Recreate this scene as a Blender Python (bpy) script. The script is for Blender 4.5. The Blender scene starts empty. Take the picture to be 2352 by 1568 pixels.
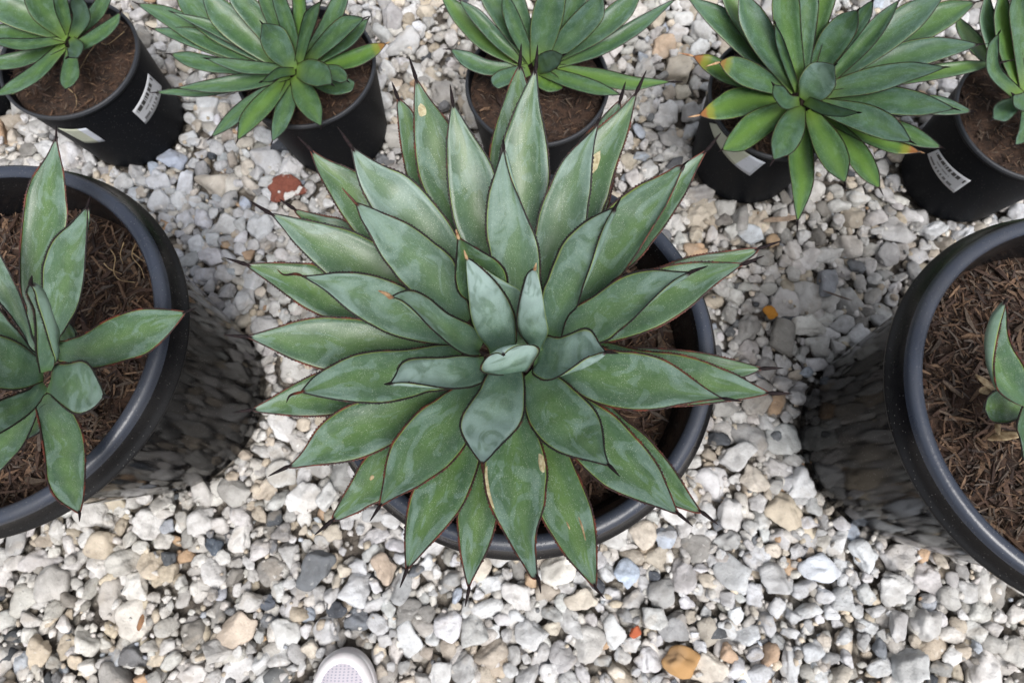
import bpy, math, random
import numpy as np
from mathutils import Vector, Matrix
random.seed(7); rng = np.random.default_rng(11)
S = bpy.context.scene
COL = S.collection

# ------------------------------------------------------------------ camera, sky, sun, exposure
CAM_H, FPX, TILT, ROLL = 1.3, 1469.0, 0.2560, -0.0857      # metres, focal length on a 2352 px wide frame
cr, sr, ct, st = math.cos(ROLL), math.sin(ROLL), math.cos(TILT), math.sin(TILT)
UPV = Vector((0, ct, st)); FWD = Vector((0, st, -ct)); EX = Vector((1, 0, 0))
XC = EX * cr + UPV * sr; YC = UPV * cr - EX * sr
cd = bpy.data.cameras.new('camera'); cam = bpy.data.objects.new('camera', cd); COL.objects.link(cam)
m = Matrix.Identity(4)
for i in range(3):
    m[i][0] = XC[i]; m[i][1] = YC[i]; m[i][2] = -FWD[i]
m[2][3] = CAM_H
cam.matrix_world = m
cd.sensor_width = 36; cd.lens = FPX / 2352 * 36; cd.clip_end = 200; cd.clip_start = 0.02
cd.dof.use_dof = True; cd.dof.focus_distance = 0.72; cd.dof.aperture_fstop = 7.1
S.camera = cam
W = bpy.data.worlds.new('World'); S.world = W; W.use_nodes = True
nt = W.node_tree; nt.nodes.clear()
sky = nt.nodes.new('ShaderNodeTexSky'); sky.sky_type = 'NISHITA'; sky.sun_disc = False
SUN_EL, SUN_AZ = math.radians(63), math.radians(160)      # azimuth: compass from +Y towards +X
sky.sun_elevation = SUN_EL; sky.sun_rotation = SUN_AZ
sky.air_density = 1.0; sky.dust_density = 5.0; sky.ozone_density = 1.0
hs = nt.nodes.new('ShaderNodeHueSaturation'); hs.inputs['Saturation'].default_value = 0.28
bg = nt.nodes.new('ShaderNodeBackground'); bg.inputs['Strength'].default_value = 0.135
wo = nt.nodes.new('ShaderNodeOutputWorld')
nt.links.new(sky.outputs[0], hs.inputs['Color']); nt.links.new(hs.outputs[0], bg.inputs[0]); nt.links.new(bg.outputs[0], wo.inputs[0])
sd = bpy.data.lights.new('sun', 'SUN'); sd.energy = 1.5; sd.angle = math.radians(28); sd.color = (1, 0.97, 0.93)
so = bpy.data.objects.new('sun', sd); COL.objects.link(so)
sv = Vector((math.sin(SUN_AZ) * math.cos(SUN_EL), math.cos(SUN_AZ) * math.cos(SUN_EL), math.sin(SUN_EL)))
so.rotation_euler = sv.to_track_quat('Z', 'Y').to_euler(); so.location = (0, 0, 5)
S.view_settings.view_transform = 'Standard'; S.view_settings.look = 'None'
S.view_settings.exposure = 0.45; S.view_settings.gamma = 1
S.render.engine = 'CYCLES'; S.cycles.use_denoising = True
S.cycles.max_bounces = 6; S.cycles.diffuse_bounces = 3; S.cycles.glossy_bounces = 3

# ------------------------------------------------------------------ where a photo point lies at a given height
K3 = 0.390783; K1 = 0.292970
TAGS = {'V': (0, 0, 1), 'A': (505.3, 401.95, K1), 'B': (1136.9, 401.95, K1), 'C': (505.3, 803.9, K1), 'D': (1022.1, 803.9, K1),
        'E': (976.2, 574.2, .19531), 'U': (803.9, 0, K3), 'T': (0, 0, K3), 'X': (1433.2, 0, K3), 'M': (0, 516.8, K3),
        'N': (1433.2, 516.8, K3), 'G': (459.4, 955.5, K3)}
CR = np.array([[1, 0, 0]]) * cr
_X = np.array(XC); _Y = np.array(YC); _F = np.array(FWD); _C = np.array([0, 0, CAM_H])
def tv(tag, pts):
    ox, oy, k = TAGS[tag]; p = np.asarray(pts, float).reshape(-1, 2)
    return p * k + [ox, oy]
def at(v, z):
    v = np.asarray(v, float).reshape(-1, 2); z = np.broadcast_to(np.asarray(z, float), (len(v),))
    d = ((v[:, 0] - 1176) / FPX)[:, None] * _X - ((v[:, 1] - 784) / FPX)[:, None] * _Y + _F
    return _C + d * ((z - CAM_H) / d[:, 2])[:, None]

# ------------------------------------------------------------------ small helpers
def mesh_obj(name, verts, faces, mats, parent=None, smooth=True, fm=None, uv=None, kind=None):
    me = bpy.data.meshes.new(name)
    me.from_pydata([tuple(map(float, v)) for v in verts], [], [tuple(int(i) for i in f) for f in faces])
    for mt in (mats if isinstance(mats, (list, tuple)) else [mats]): me.materials.append(mt)
    if smooth: me.polygons.foreach_set('use_smooth', [True] * len(me.polygons))
    if fm is not None: me.polygons.foreach_set('material_index', list(map(int, fm)))
    if uv is not None:
        l = me.uv_layers.new(name='UVMap'); vi = np.empty(len(me.loops), int); me.loops.foreach_get('vertex_index', vi)
        l.data.foreach_set('uv', np.asarray(uv, float)[vi].ravel())
    me.update()
    o = bpy.data.objects.new(name, me); COL.objects.link(o)
    if parent is not None: o.parent = parent
    if kind: o['kind'] = kind
    return o
def tri_obj(name, V, F, mat, parent=None, kind=None, tint=None, smooth=True):      # fast path for many triangles / quads
    F = np.asarray(F, np.int32); n, k = F.shape
    me = bpy.data.meshes.new(name); me.vertices.add(len(V)); me.vertices.foreach_set('co', np.asarray(V, np.float32).ravel())
    me.loops.add(n * k); me.loops.foreach_set('vertex_index', F.ravel())
    me.polygons.add(n); me.polygons.foreach_set('loop_start', np.arange(n, dtype=np.int32) * k)
    me.polygons.foreach_set('use_smooth', [smooth] * n)
    me.materials.append(mat); me.update(calc_edges=True); me.validate()
    if tint is not None:
        a = me.color_attributes.new('tint', 'FLOAT_COLOR', 'POINT')
        a.data.foreach_set('color', np.c_[tint, np.ones(len(tint))].astype(np.float32).ravel())
    o = bpy.data.objects.new(name, me); COL.objects.link(o)
    if parent is not None: o.parent = parent
    if kind: o['kind'] = kind
    return o
def thing(name, loc, label, cat, group=None):
    o = bpy.data.objects.new(name, None); COL.objects.link(o); o.empty_display_size = .05
    o.location = loc; o['label'] = label; o['category'] = cat
    if group: o['group'] = group
    return o
def tag(o, label, cat, group=None):
    o['label'] = label; o['category'] = cat
    if group: o['group'] = group

# ------------------------------------------------------------------ materials
class NT:
    def __init__(s, name):
        s.m = bpy.data.materials.new(name); s.m.use_nodes = True; s.t = s.m.node_tree; s.t.nodes.clear()
        s.o = s.t.nodes.new('ShaderNodeOutputMaterial'); s.b = s.t.nodes.new('ShaderNodeBsdfPrincipled')
        s.t.links.new(s.b.outputs[0], s.o.inputs[0])
    def put(s, sock, v):
        if isinstance(v, bpy.types.NodeSocket): s.t.links.new(v, sock)
        elif isinstance(v, (tuple, list)) and len(v) == 3 and sock.type == 'RGBA': sock.default_value = (*v, 1)
        else: sock.default_value = v
    def n(s, typ, ins={}, out=0, **kw):
        nd = s.t.nodes.new(typ)
        for k, v in kw.items(): setattr(nd, k, v)
        for k, v in ins.items(): s.put(nd.inputs[k], v)
        return nd.outputs[out]
    def math(s, op, a, b=0.0, c=0.0, clamp=False):
        return s.n('ShaderNodeMath', {0: a, 1: b, 2: c}, operation=op, use_clamp=clamp)
    def mix(s, f, a, b, blend='MIX'):
        nd = s.t.nodes.new('ShaderNodeMix'); nd.data_type = 'RGBA'; nd.blend_type = blend
        s.put(nd.inputs[0], f); s.put(nd.inputs[6], a); s.put(nd.inputs[7], b); return nd.outputs[2]
    def ss(s, v, a, b, c=0.0, d=1.0):
        return s.n('ShaderNodeMapRange', {0: v, 1: a, 2: b, 3: c, 4: d}, interpolation_type='SMOOTHSTEP')
    def noise(s, vec, scale, detail=3, rough=.5, dist=0, out=0):
        return s.n('ShaderNodeTexNoise', {'Vector': vec, 'Scale': scale, 'Detail': detail, 'Roughness': rough, 'Distortion': dist}, out)
    def vor(s, vec, scale, out=0, feature='F1', rnd=1.0):
        return s.n('ShaderNodeTexVoronoi', {'Vector': vec, 'Scale': scale, 'Randomness': rnd}, out, feature=feature)
    def obj(s): return s.n('ShaderNodeTexCoord', out=3)
    def uv(s): return s.n('ShaderNodeTexCoord', out=2)
    def bump(s, h, strength, dist):
        s.put(s.b.inputs['Normal'], s.n('ShaderNodeBump', {'Height': h, 'Strength': strength, 'Distance': dist}))
    def set(s, **kw):
        for k, v in kw.items(): s.put(s.b.inputs[k.replace('_', ' ')], v)
        return s.m

def leaf_material(name, back=False):
    g = NT(name); uv = g.uv()
    sx = g.n('ShaderNodeSeparateXYZ', {0: uv}); U = sx; V = sx.node.outputs[1]
    rnd = g.n('ShaderNodeObjectInfo', out=5)
    bloom = g.n('ShaderNodeAttribute', out=2, attribute_name='bloom', attribute_type='OBJECT')
    P = g.n('ShaderNodeCombineXYZ', {0: g.math('MULTIPLY', U, 6.5), 1: g.math('MULTIPLY', V, 28.), 2: g.math('MULTIPLY', rnd, 97.)})
    stretch = g.n('ShaderNodeMapping', {0: P, 3: (1, .42, 1)})
    e = g.math('MULTIPLY', g.math('ABSOLUTE', g.math('SUBTRACT', U, .5)), 2.)         # 0 on the midrib, 1 at the margin
    nA = g.noise(stretch, .55, 2.5, .5, .6)
    nB = g.noise(stretch, .30, 2.0, .48, 1.3, out=0)
    nC = g.noise(P, 2.6, 4, .6)
    nf = g.noise(g.n('ShaderNodeMapping', {0: P, 3: (9, .6, 1)}), 1.4, 3, .6)          # fine lengthwise fibres
    green = g.mix(g.ss(nA, .32, .68), (.042, .100, .034), (.105, .210, .048))
    green = g.mix(g.math('MULTIPLY', g.ss(e, .70, .0), .55), green, (.190, .315, .058))
    film = g.mix(g.ss(nC, .3, .7), (.072, .150, .090), (.105, .195, .125))
    film = g.mix(g.math('MULTIPLY', bloom, .75), film, g.mix(g.ss(nC, .3, .7), (.100, .175, .145), (.145, .225, .195)))
    col = g.mix(g.math('ADD', g.math('MULTIPLY', bloom, .45), g.ss(e, .1, .9, .16, .46)), green, film)
    # crisp worn patches of wax
    b0 = g.math('ADD', nB, g.math('MULTIPLY', g.math('ADD', V, -.55), .26))
    b0 = g.math('ADD', b0, g.math('MULTIPLY', e, .05))
    b0 = g.math('ADD', b0, g.math('MULTIPLY', g.math('ADD', bloom, -.5), .16))
    m1 = g.math('MAXIMUM', g.ss(b0, .580, .594), 0)
    m1s = g.math('MULTIPLY', g.ss(b0, .585, .80, .36, .80), g.n('ShaderNodeAttribute', out=2, attribute_name='patchy', attribute_type='OBJECT'))
    wax = g.mix(g.ss(nC, .25, .75), (.205, .310, .290), (.290, .405, .400))
    col = g.mix(g.math('MULTIPLY', m1, m1s), col, wax)
    nD = g.noise(g.n('ShaderNodeMapping', {0: P, 1: (31, 7, 3), 3: (1, .3, 1)}), .9, 3, .5, 1.2)
    col = g.mix(g.math('MULTIPLY', g.ss(nD, .61, .625), .30), col, wax)
    col = g.mix(g.math('MULTIPLY', g.ss(nD, .36, .34), .25), col, (.075, .155, .050))
    # toward the base: matte blue-grey over green
    col = g.mix(g.math('MULTIPLY', g.ss(V, .34, .08), g.math('MULTIPLY', bloom, .75)), col, (.098, .175, .155))
    col = g.mix(g.math('MULTIPLY', g.ss(V, .10, .0), .6), col, (.12, .24, .05))
    # bud imprints: faint toothed chevrons pressed into the blade
    tooth = g.math('MULTIPLY', g.n('ShaderNodeTexWave', {'Vector': P, 'Scale': 1.1, 'Distortion': 0}, wave_type='BANDS', bands_direction='Y'), .012)
    imp = None
    for v0, sl, w in ((.33, .38, .010), (.60, .55, .008)):
        ln = g.math('SUBTRACT', g.math('ADD', g.math('ADD', V, tooth), g.math('MULTIPLY', e, -sl)), g.math('ADD', g.math('MULTIPLY', rnd, .14), v0 - .22))
        k = g.ss(g.math('ABSOLUTE', ln), w, w * .25)
        k = g.math('MULTIPLY', k, g.ss(e, .95, .6)); imp = k if imp is None else g.math('MAXIMUM', imp, k)
    imp = g.math('MULTIPLY', imp, g.ss(g.noise(P, .35, 1), .42, .55))
    col = g.mix(g.math('MULTIPLY', imp, .70), col, (.060, .145, .040))
    col = g.mix(g.math('MULTIPLY', g.ss(nf, .35, .75), .16), col, (.30, .42, .33))
    # dark green pin-prick mottling and white water spots
    vd = g.vor(P, 3.6); col = g.mix(g.math('MULTIPLY', g.ss(vd, .20, .10), .35), col, (.05, .11, .035))
    vs = g.vor(g.n('ShaderNodeMapping', {0: P, 1: (5, 3, 1)}), 4.3)
    spot = g.math('MULTIPLY', g.ss(vs, .24, .16), g.ss(g.noise(P, .6, 2), .38, .56))
    vs2 = g.vor(g.n('ShaderNodeMapping', {0: P, 1: (9, 1, 2)}), 8.5)
    spot2 = g.math('MULTIPLY', g.ss(vs2, .30, .18), g.ss(g.noise(P, .8, 2), .38, .60))
    col = g.mix(g.math('MULTIPLY', g.math('MAXIMUM', spot, g.math('MULTIPLY', spot2, .8)), .60), col, (.62, .68, .60))
    if back: col = g.mix(.62, col, (.230, .335, .310))
    pat = g.n('ShaderNodeAttribute', out=2, attribute_name='patchy', attribute_type='OBJECT')
    col = g.mix(1, col, g.mix(g.ss(pat, .5, .9), g.mix(g.ss(bloom, .15, .5), (.56, .66, .46), (.52, .60, .56)), (.62, .655, .575)), 'MULTIPLY')
    col = g.mix(g.math('MULTIPLY', g.math('MULTIPLY', g.ss(pat, .9, .5), g.ss(bloom, .36, .12)), g.ss(e, .9, .1, 0, .5)), col, (.115, .215, .036))
    xb = g.math('MULTIPLY', g.math('SUBTRACT', bloom, .70), g.ss(V, .15, .80), clamp=True)
    col = g.mix(g.math('MULTIPLY', xb, g.ss(nB, .36, .52, .45, 1.)), col, (.36, .475, .460))
    col = g.mix(g.math('MULTIPLY', g.math('MULTIPLY', g.ss(pat, .9, .5), g.ss(V, .30, .02)), .55), col, (.16, .25, .035))
    dry = g.n('ShaderNodeAttribute', out=2, attribute_name='dry', attribute_type='OBJECT')
    col = g.mix(g.math('MULTIPLY', dry, g.ss(g.math('ADD', V, g.math('MULTIPLY', nC, .12)), .84, .90)), col, (.20, .22, .035))
    col = g.mix(g.math('MULTIPLY', dry, g.ss(g.math('ADD', V, g.math('MULTIPLY', nC, .12)), .93, .97)), col, (.26, .11, .035))
    col = g.mix(g.math('MULTIPLY', g.ss(e, .925, .975), .60), col, (.26, .34, .06))     # yellow line inside the margin
    col = g.mix(g.ss(V, .955, .985), col, (.035, .018, .020))
    h = g.math('ADD', g.math('MULTIPLY', nf, .5), g.math('ADD', g.math('MULTIPLY', imp, -1.2), g.math('MULTIPLY', nC, .6)))
    g.bump(h, .22, .0008)
    rough = g.math('ADD', g.math('MULTIPLY', m1, .04), g.math('ADD', .32, g.math('MULTIPLY', nC, .10)))
    return g.set(Base_Color=col, Roughness=rough, Specular_IOR_Level=.5)
LEAF, LEAFB = leaf_material('agave_leaf'), leaf_material('agave_leaf_back', True)

def margin_material(name, dark, red, lo):
    g = NT(name); o = g.obj(); n1 = g.noise(o, 55, 3, .6); n2 = g.noise(o, 400, 2)
    col = g.mix(g.ss(n1, lo, lo + .22), dark, red)
    col = g.mix(g.math('MULTIPLY', g.ss(n2, .66, .78), .4), col, (.22, .08, .03))
    return g.set(Base_Color=col, Roughness=.55)
MARG_D = margin_material('leaf_margin_dark', (.010, .007, .007), (.060, .020, .012), .52)
MARG_R = margin_material('leaf_margin_red', (.022, .009, .008), (.115, .026, .012), .43)
def simple(name, a, b, scale, rough=.6, bump=.0, bd=.001, spec=.5, detail=4):
    g = NT(name); o = g.obj(); n = g.noise(o, scale, detail, .6)
    if bump: g.bump(n, bump, bd)
    return g.set(Base_Color=g.mix(g.ss(n, .3, .7), a, b), Roughness=rough, Specular_IOR_Level=spec)
SPINE = simple('leaf_spine', (.006, .005, .006), (.022, .014, .015), 300, .75, spec=.15)
SPINE_P = simple('leaf_spine_dry', (.62, .44, .26), (.22, .08, .03), 90, .6)
SCAR = simple('leaf_scar', (.50, .46, .30), (.30, .24, .13), 260, .8, .4, .001)
HUSK = simple('dry_husk', (.46, .36, .22), (.22, .14, .07), 120, .8, .4, .002)

def stone_material(name, source, worn=1.0):
    g = NT(name); o = g.obj()
    if source == 'tint': base = g.n('ShaderNodeAttribute', attribute_name='tint'); p = o
    else:
        base = g.n('ShaderNodeObjectInfo', out=1); r = g.n('ShaderNodeObjectInfo', out=5)
        p = g.n('ShaderNodeVectorMath', {0: g.n('ShaderNodeMapping', {0: o, 3: (.02, .02, .02)}), 1: g.n('ShaderNodeCombineXYZ', {0: g.math('MULTIPLY', r, 50.), 1: r, 2: r})}, operation='ADD')
    n1 = g.noise(p, 38, 4, .6); n2 = g.noise(p, 150, 4, .65); n3 = g.noise(p, 22, 2, .5, .8)
    col = g.mix(g.math('MULTIPLY', g.ss(n1, .38, .66), .62 * worn), base, g.mix(1, base, (.52, .50, .48), 'MULTIPLY'))
    col = g.mix(g.math('MULTIPLY', g.ss(n3, .58, .66), .35 * worn), col, (.40, .35, .29))
    col = g.mix(g.math('MULTIPLY', g.ss(n2, .60, .76), .45 * worn), col, (.16, .15, .15))
    col = g.mix(g.math('MULTIPLY', g.ss(n2, .40, .26), .35 * worn), col, (.74, .73, .71))
    n4 = g.noise(p, 420, 3, .7)
    col = g.mix(g.math('MULTIPLY', g.ss(n4, .58, .72), .30 * worn), col, (.20, .185, .17))
    g.bump(g.math('ADD', g.math('MULTIPLY', n4, .25), g.math('ADD', g.math('MULTIPLY', n2, .7), n1)), .9, .005)
    return g.set(Base_Color=col, Roughness=.82, Specular_IOR_Level=.3)
STONE_T, STONE_O = stone_material('gravel_stone', 'tint'), stone_material('single_stone', 'object')

def ground_material():
    g = NT('gravel_floor'); o = g.obj(); v = g.vor(o, 46); c = g.vor(o, 46, out=1)
    n = g.noise(o, 90, 4, .6); lum = g.n('ShaderNodeSeparateXYZ', {0: c})
    col = g.mix(lum, (.22, .20, .17), (.46, .43, .38)); col = g.mix(g.ss(v, .35, .62), col, (.12, .105, .09))
    col = g.mix(g.math('MULTIPLY', n, .5), col, (.15, .125, .10))
    g.bump(g.math('SUBTRACT', n, v), .8, .02)
    return g.set(Base_Color=col, Roughness=.9)
def plastic(name, base, rough, wear, bmp=.16, spec=.4):
    g = NT(name); o = g.obj(); n = g.noise(o, 160, 4, .6); n2 = g.noise(o, 9, 3, .55); v = g.vor(o, 420)
    drop = g.math('MULTIPLY', g.ss(v, .24, .12), g.ss(n2, .44, .62))
    col = g.mix(g.math('MULTIPLY', g.ss(n2, .4, .7), wear), base, (.075, .072, .070))
    col = g.mix(g.math('MULTIPLY', g.ss(g.vor(o, 210), .12, .07), .5), col, (.34, .33, .31))
    g.bump(g.math('ADD', n, g.math('MULTIPLY', drop, 1.4)), bmp, .0012)
    r = g.math('ADD', rough, g.math('MULTIPLY', g.ss(n2, .35, .7), .08)); r = g.math('SUBTRACT', r, g.math('MULTIPLY', drop, rough * .6))
    return g.set(Base_Color=col, Roughness=r, Specular_IOR_Level=spec, IOR=1.5 if spec > .2 else 1.27)
POT_BODY = plastic('pot_body_glossy', (.006, .006, .0065), .048, .03, .0, .12)
POT_RIM = plastic('pot_rim_plastic', (.034, .042, .062), .27, .25, .30, .5)
POT_BAND = plastic('pot_band_plastic', (.007, .007, .008), .26, .08, .05, .3)
POT_SMALL = plastic('small_pot_plastic', (.0075, .0085, .011), .48, .05, .08, .16)
SMALL_RIM = plastic('small_pot_rim', (.030, .034, .042), .45, .2)
SOIL = simple('potting_soil', (.018, .011, .008), (.065, .036, .023), 70, .95, .9, .006)
def chip_material():
    g = NT('bark_chip'); base = g.n('ShaderNodeAttribute', attribute_name='tint'); o = g.obj()
    n = g.noise(g.n('ShaderNodeMapping', {0: o, 3: (1, 1, 1)}), 260, 4, .6)
    g.bump(n, .5, .0015)
    return g.set(Base_Color=g.mix(g.ss(n, .35, .7), g.mix(1, base, (.55, .5, .5), 'MULTIPLY'), base), Roughness=.72, Specular_IOR_Level=.4)
CHIP = chip_material()
ROOT = simple('dry_root', (.42, .31, .17), (.25, .17, .09), 200, .7)

# ------------------------------------------------------------------ ground and gravel
TH = np.linspace(0, 2 * math.pi, 41)[:-1]
def disc(cx, cy, r, z): return [(cx + r * math.cos(a), cy + r * math.sin(a), z) for a in TH]
gv, gf = [], []
GN = 60; gx = np.linspace(-1, 1, GN + 1); gx = np.sign(gx) * np.abs(gx) ** 2.2 * 14
for y in gx:
    for x in gx: gv.append((x, y + .4, -.022))
for j in range(GN):
    for i in range(GN): a = j * (GN + 1) + i; gf.append((a, a + 1, a + GN + 2, a + GN + 1))
ground = mesh_obj('ground', gv, gf, ground_material(), kind='structure')

BIG = dict(R=.2556, h=.4881, hb=.040, eb=.0115, Rb=.1971); SM = dict(R=.139, h=.2291, Rb=.1157)
POTS = {'LB': (-.7157, .2851), 'RB': (.7521, .0693), 'CB': (.0073, .2054),
        'P0': (-1.244, 1.056), 'P1': (-.8338, .9429), 'P2': (-.3601, .8775), 'P3': (.0917, .7932), 'P4': (.5543, .7206), 'P5': (1.0071, .6331)}
def ico(sub):
    t = (1 + 5 ** .5) / 2
    v = [(-1, t, 0), (1, t, 0), (-1, -t, 0), (1, -t, 0), (0, -1, t), (0, 1, t), (0, -1, -t), (0, 1, -t), (t, 0, -1), (t, 0, 1), (-t, 0, -1), (-t, 0, 1)]
    f = [(0, 11, 5), (0, 5, 1), (0, 1, 7), (0, 7, 10), (0, 10, 11), (1, 5, 9), (5, 11, 4), (11, 10, 2), (10, 7, 6), (7, 1, 8),
         (3, 9, 4), (3, 4, 2), (3, 2, 6), (3, 6, 8), (3, 8, 9), (4, 9, 5), (2, 4, 11), (6, 2, 10), (8, 6, 7), (9, 8, 1)]
    v = [np.array(p) / np.linalg.norm(p) for p in v]
    for _ in range(sub):
        c = {}; nf = []
        def mid(a, b):
            k = (min(a, b), max(a, b))
            if k not in c:
                p = v[a] + v[b]; v.append(p / np.linalg.norm(p)); c[k] = len(v) - 1
            return c[k]
        for a, b, d in f:
            x, y, z = mid(a, b), mid(b, d), mid(d, a); nf += [(a, x, z), (b, y, x), (d, z, y), (x, y, z)]
        f = nf
    return np.array(v), np.array(f, np.int32)
ICO = {k: ico(k) for k in (0, 1, 2, 3)}
def stone_shape(sub, r, pw=None):                                  # a worn, many-sided lump: soft intersection of random planes
    V, F = ICO[sub]; n = r.normal(size=(r.integers(8, 14), 3)); n /= np.linalg.norm(n, axis=1)[:, None]
    n = np.r_[n, [[0, 0, 1], [0, 0, -1]]]; d = r.uniform(.54, 1.0, len(n))
    c = np.maximum(V @ n.T, 1e-4) / d; pw = pw or r.uniform(22, 70)
    rad = (c ** pw).sum(1) ** (-1 / pw); rad = np.minimum(rad, 1.25)
    if sub >= 2:
        for _ in range(5):
            q = r.normal(size=3); q /= np.linalg.norm(q); rad = rad + .035 * np.sin(V @ (q * r.uniform(4, 9)) + r.uniform(0, 6))
    P = V * rad[:, None]; P *= [1, r.uniform(.66, 1), r.uniform(.5, .8)]
    return P / np.sqrt(np.abs(P[:, 0]).max() * np.abs(P[:, 1]).max())
PALETTE = [((.74, .715, .68), 30), ((.77, .755, .73), 24), ((.60, .58, .55), 15), ((.46, .445, .42), 7), ((.70, .61, .49), 8), ((.74, .65, .53), 5),
           ((.54, .47, .38), 4), ((.22, .225, .235), 1.8), ((.10, .108, .12), .9), ((.62, .43, .28), 1.2), ((.54, .58, .64), 2), ((.34, .32, .29), 3)]
PW = np.array([p[1] for p in PALETTE], float); PW /= PW.sum(); PC = np.array([p[0] for p in PALETTE])
def tints(n):
    return PC[rng.choice(len(PC), n, p=PW)] * rng.uniform(.76, 1.0, (n, 1)) * rng.normal(1, .008, (n, 3))

# stones one can pick out in the photo: (view px x, y, radius px, colour, drawn size factors)
PICK = [(1860, 745, 42, (.74, .72, .66)), (1905, 640, 40, (.30, .31, .33)), (1808, 1170, 52, (.52, .44, .33)), (1728, 540, 34, (.62, .66, .70)), (960, 62, 24, (.78, .78, .78)),
        (880, 1305, 36, (.52, .41, .31)), (1290, 1300, 46, (.72, .68, .60)), (1185, 1370, 40, (.66, .63, .59)), (1215, 1455, 42, (.60, .59, .57)), (690, 1140, 44, (.66, .65, .63)),
        (640, 975, 42, (.67, .66, .65)), (520, 790, 38, (.50, .47, .43)), (555, 690, 40, (.58, .57, .55)), (335, 1210, 38, (.68, .67, .66)), (190, 1480, 34, (.66, .65, .62)),
        (1885, 1310, 46, (.66, .67, .68)), (1990, 1275, 40, (.62, .62, .60)), (2060, 1350, 38, (.64, .62, .58)), (1440, 1320, 30, (.50, .56, .64)), (545, 1445, 46, (.56, .47, .38)),
        (485, 1255, 26, (.10, .12, .15)), (2100, 1530, 44, (.60, .60, .58)), (610, 1385, 22, (.10, .11, .13)), (1350, 1480, 40, (.63, .60, .55)), (1690, 1050, 44, (.58, .57, .55)),
        (1520, 100, 40, (.58, .44, .32)), (1740, 930, 36, (.40, .37, .33)), (1720, 850, 30, (.60, .59, .57)), (1950, 560, 36, (.58, .54, .49)), (420, 410, 36, (.66, .65, .64)),
        (355, 415, 38, (.56, .55, .54)), (590, 520, 40, (.50, .50, .49)), (1870, 1100, 44, (.66, .65, .63)), (1740, 1100, 40, (.56, .50, .42))]
def area_pts():
    return -1.42, 1.42, -.62, 1.62
x0, x1, y0, y1 = area_pts()
def relax(rad, X, fixed, iters, ov):
    cell = rad.max() * 2.02; n = len(rad)
    for it in range(iters):
        ij = np.floor((X - [x0 - .1, y0 - .1]) / cell).astype(int); key = ij[:, 0] * 4096 + ij[:, 1]
        order = np.argsort(key, kind='stable'); ks = key[order]; mv = np.zeros_like(X)
        for dx, dy in ((0, 0), (1, 0), (0, 1), (1, 1), (1, -1)):
            tk = key + dx * 4096 + dy; lo = np.searchsorted(ks, tk); hi = np.searchsorted(ks, tk, 'right')
            for k in range(int((hi - lo).max()) if n else 0):
                s = lo + k < hi; a = np.nonzero(s)[0]; b = order[(lo + k)[s]]
                if dx == 0 and dy == 0: q = b > a; a, b = a[q], b[q]
                d = X[b] - X[a]; L = np.hypot(d[:, 0], d[:, 1]) + 1e-9; pen = (rad[a] + rad[b]) * ov - L
                q = pen > 0; a, b, d, L, pen = a[q], b[q], d[q], L[q], pen[q]
                w = (d / L[:, None]) * (pen * .5)[:, None]
                np.add.at(mv, a, -w); np.add.at(mv, b, w)
        mv[fixed] = 0; X = X + np.clip(mv, -.006, .006) * .8
    return X
def lay(n, mean, sg, lo, hi, fixed_pts=None, fixed_rad=None, iters=45, ov=.93):
    rad = np.clip(np.exp(rng.normal(math.log(mean), sg, n)), lo, hi)
    nx = int(math.ceil(math.sqrt(n * (x1 - x0) / (y1 - y0)))); ny = int(math.ceil(n / nx)); q = rng.permutation(nx * ny)[:n]
    X = np.c_[x0 + (q % nx + rng.uniform(0, 1, n)) * (x1 - x0) / nx, y0 + (q // nx + rng.uniform(0, 1, n)) * (y1 - y0) / ny]
    nf = 0
    if fixed_pts is not None: X = np.r_[fixed_pts, X]; rad = np.r_[fixed_rad, rad]; nf = len(fixed_pts)
    fx = np.zeros(len(X), bool); fx[:nf] = True
    return relax(rad, X, fx, iters, ov), rad
def pot_clear(X, rad, k=.9):
    ok = np.ones(len(X), bool)
    for n, (px, py) in POTS.items():                               # stones crowd up against the pots instead of leaving a moat
        R = BIG['Rb'] if n.endswith('B') else SM['Rb']; d = X - [px, py]; L = np.hypot(d[:, 0], d[:, 1]); q = (L > R - rad * .3) & (L < R + rad * .7)
        X[q] = [px, py] + d[q] / L[q][:, None] * (R + rad[q] * .7)[:, None]
    for n, (px, py) in POTS.items():
        R = BIG['Rb'] if n.endswith('B') else SM['Rb']
        ok &= np.hypot(X[:, 0] - px, X[:, 1] - py) > R + rad * .6
    return ok
# the shoe and the special stones keep their own ground
SPECIAL = {'brick': (660, 437, 42), 'orange': (1768, 722, 17), 'amber': (1560, 1521, 40), 'redchip': (1461, 1448, 16)}
sp_xy = {k: at([(v[0], v[1])], .012)[0] for k, v in SPECIAL.items()}
pxs = CAM_H / FPX
shoe_c = at([(795, 1690)], .03)[0]
fixp = [sp_xy[k][:2] for k in SPECIAL]; fixr = [SPECIAL[k][2] * pxs for k in SPECIAL]
pk = at([(p[0], p[1]) for p in PICK], .012)[:, :2]
fixp = np.r_[np.array(fixp), pk]; fixr = np.r_[np.array(fixr), np.array([p[2] for p in PICK]) * pxs * .93]
X, rad = lay(5200, .0170, .40, .0070, .042, fixp, fixr, 60, .84)
ok = pot_clear(X, rad)
sh = np.hypot((X[:, 0] - shoe_c[0]) / .062, (X[:, 1] - shoe_c[1]) / .16) > 1
ok &= sh; ids = np.arange(len(X)); nsp = len(SPECIAL); npk = len(PICK)
tn = tints(len(X)); tn[nsp:nsp + npk] = np.clip(np.array([p[3] for p in PICK]) * 1.12, 0, .85)
zt = rng.uniform(-.011, .004, len(X)) - np.clip(rad - .018, -.02, .03) * .40
zt[nsp:nsp + npk] = -.002
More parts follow.
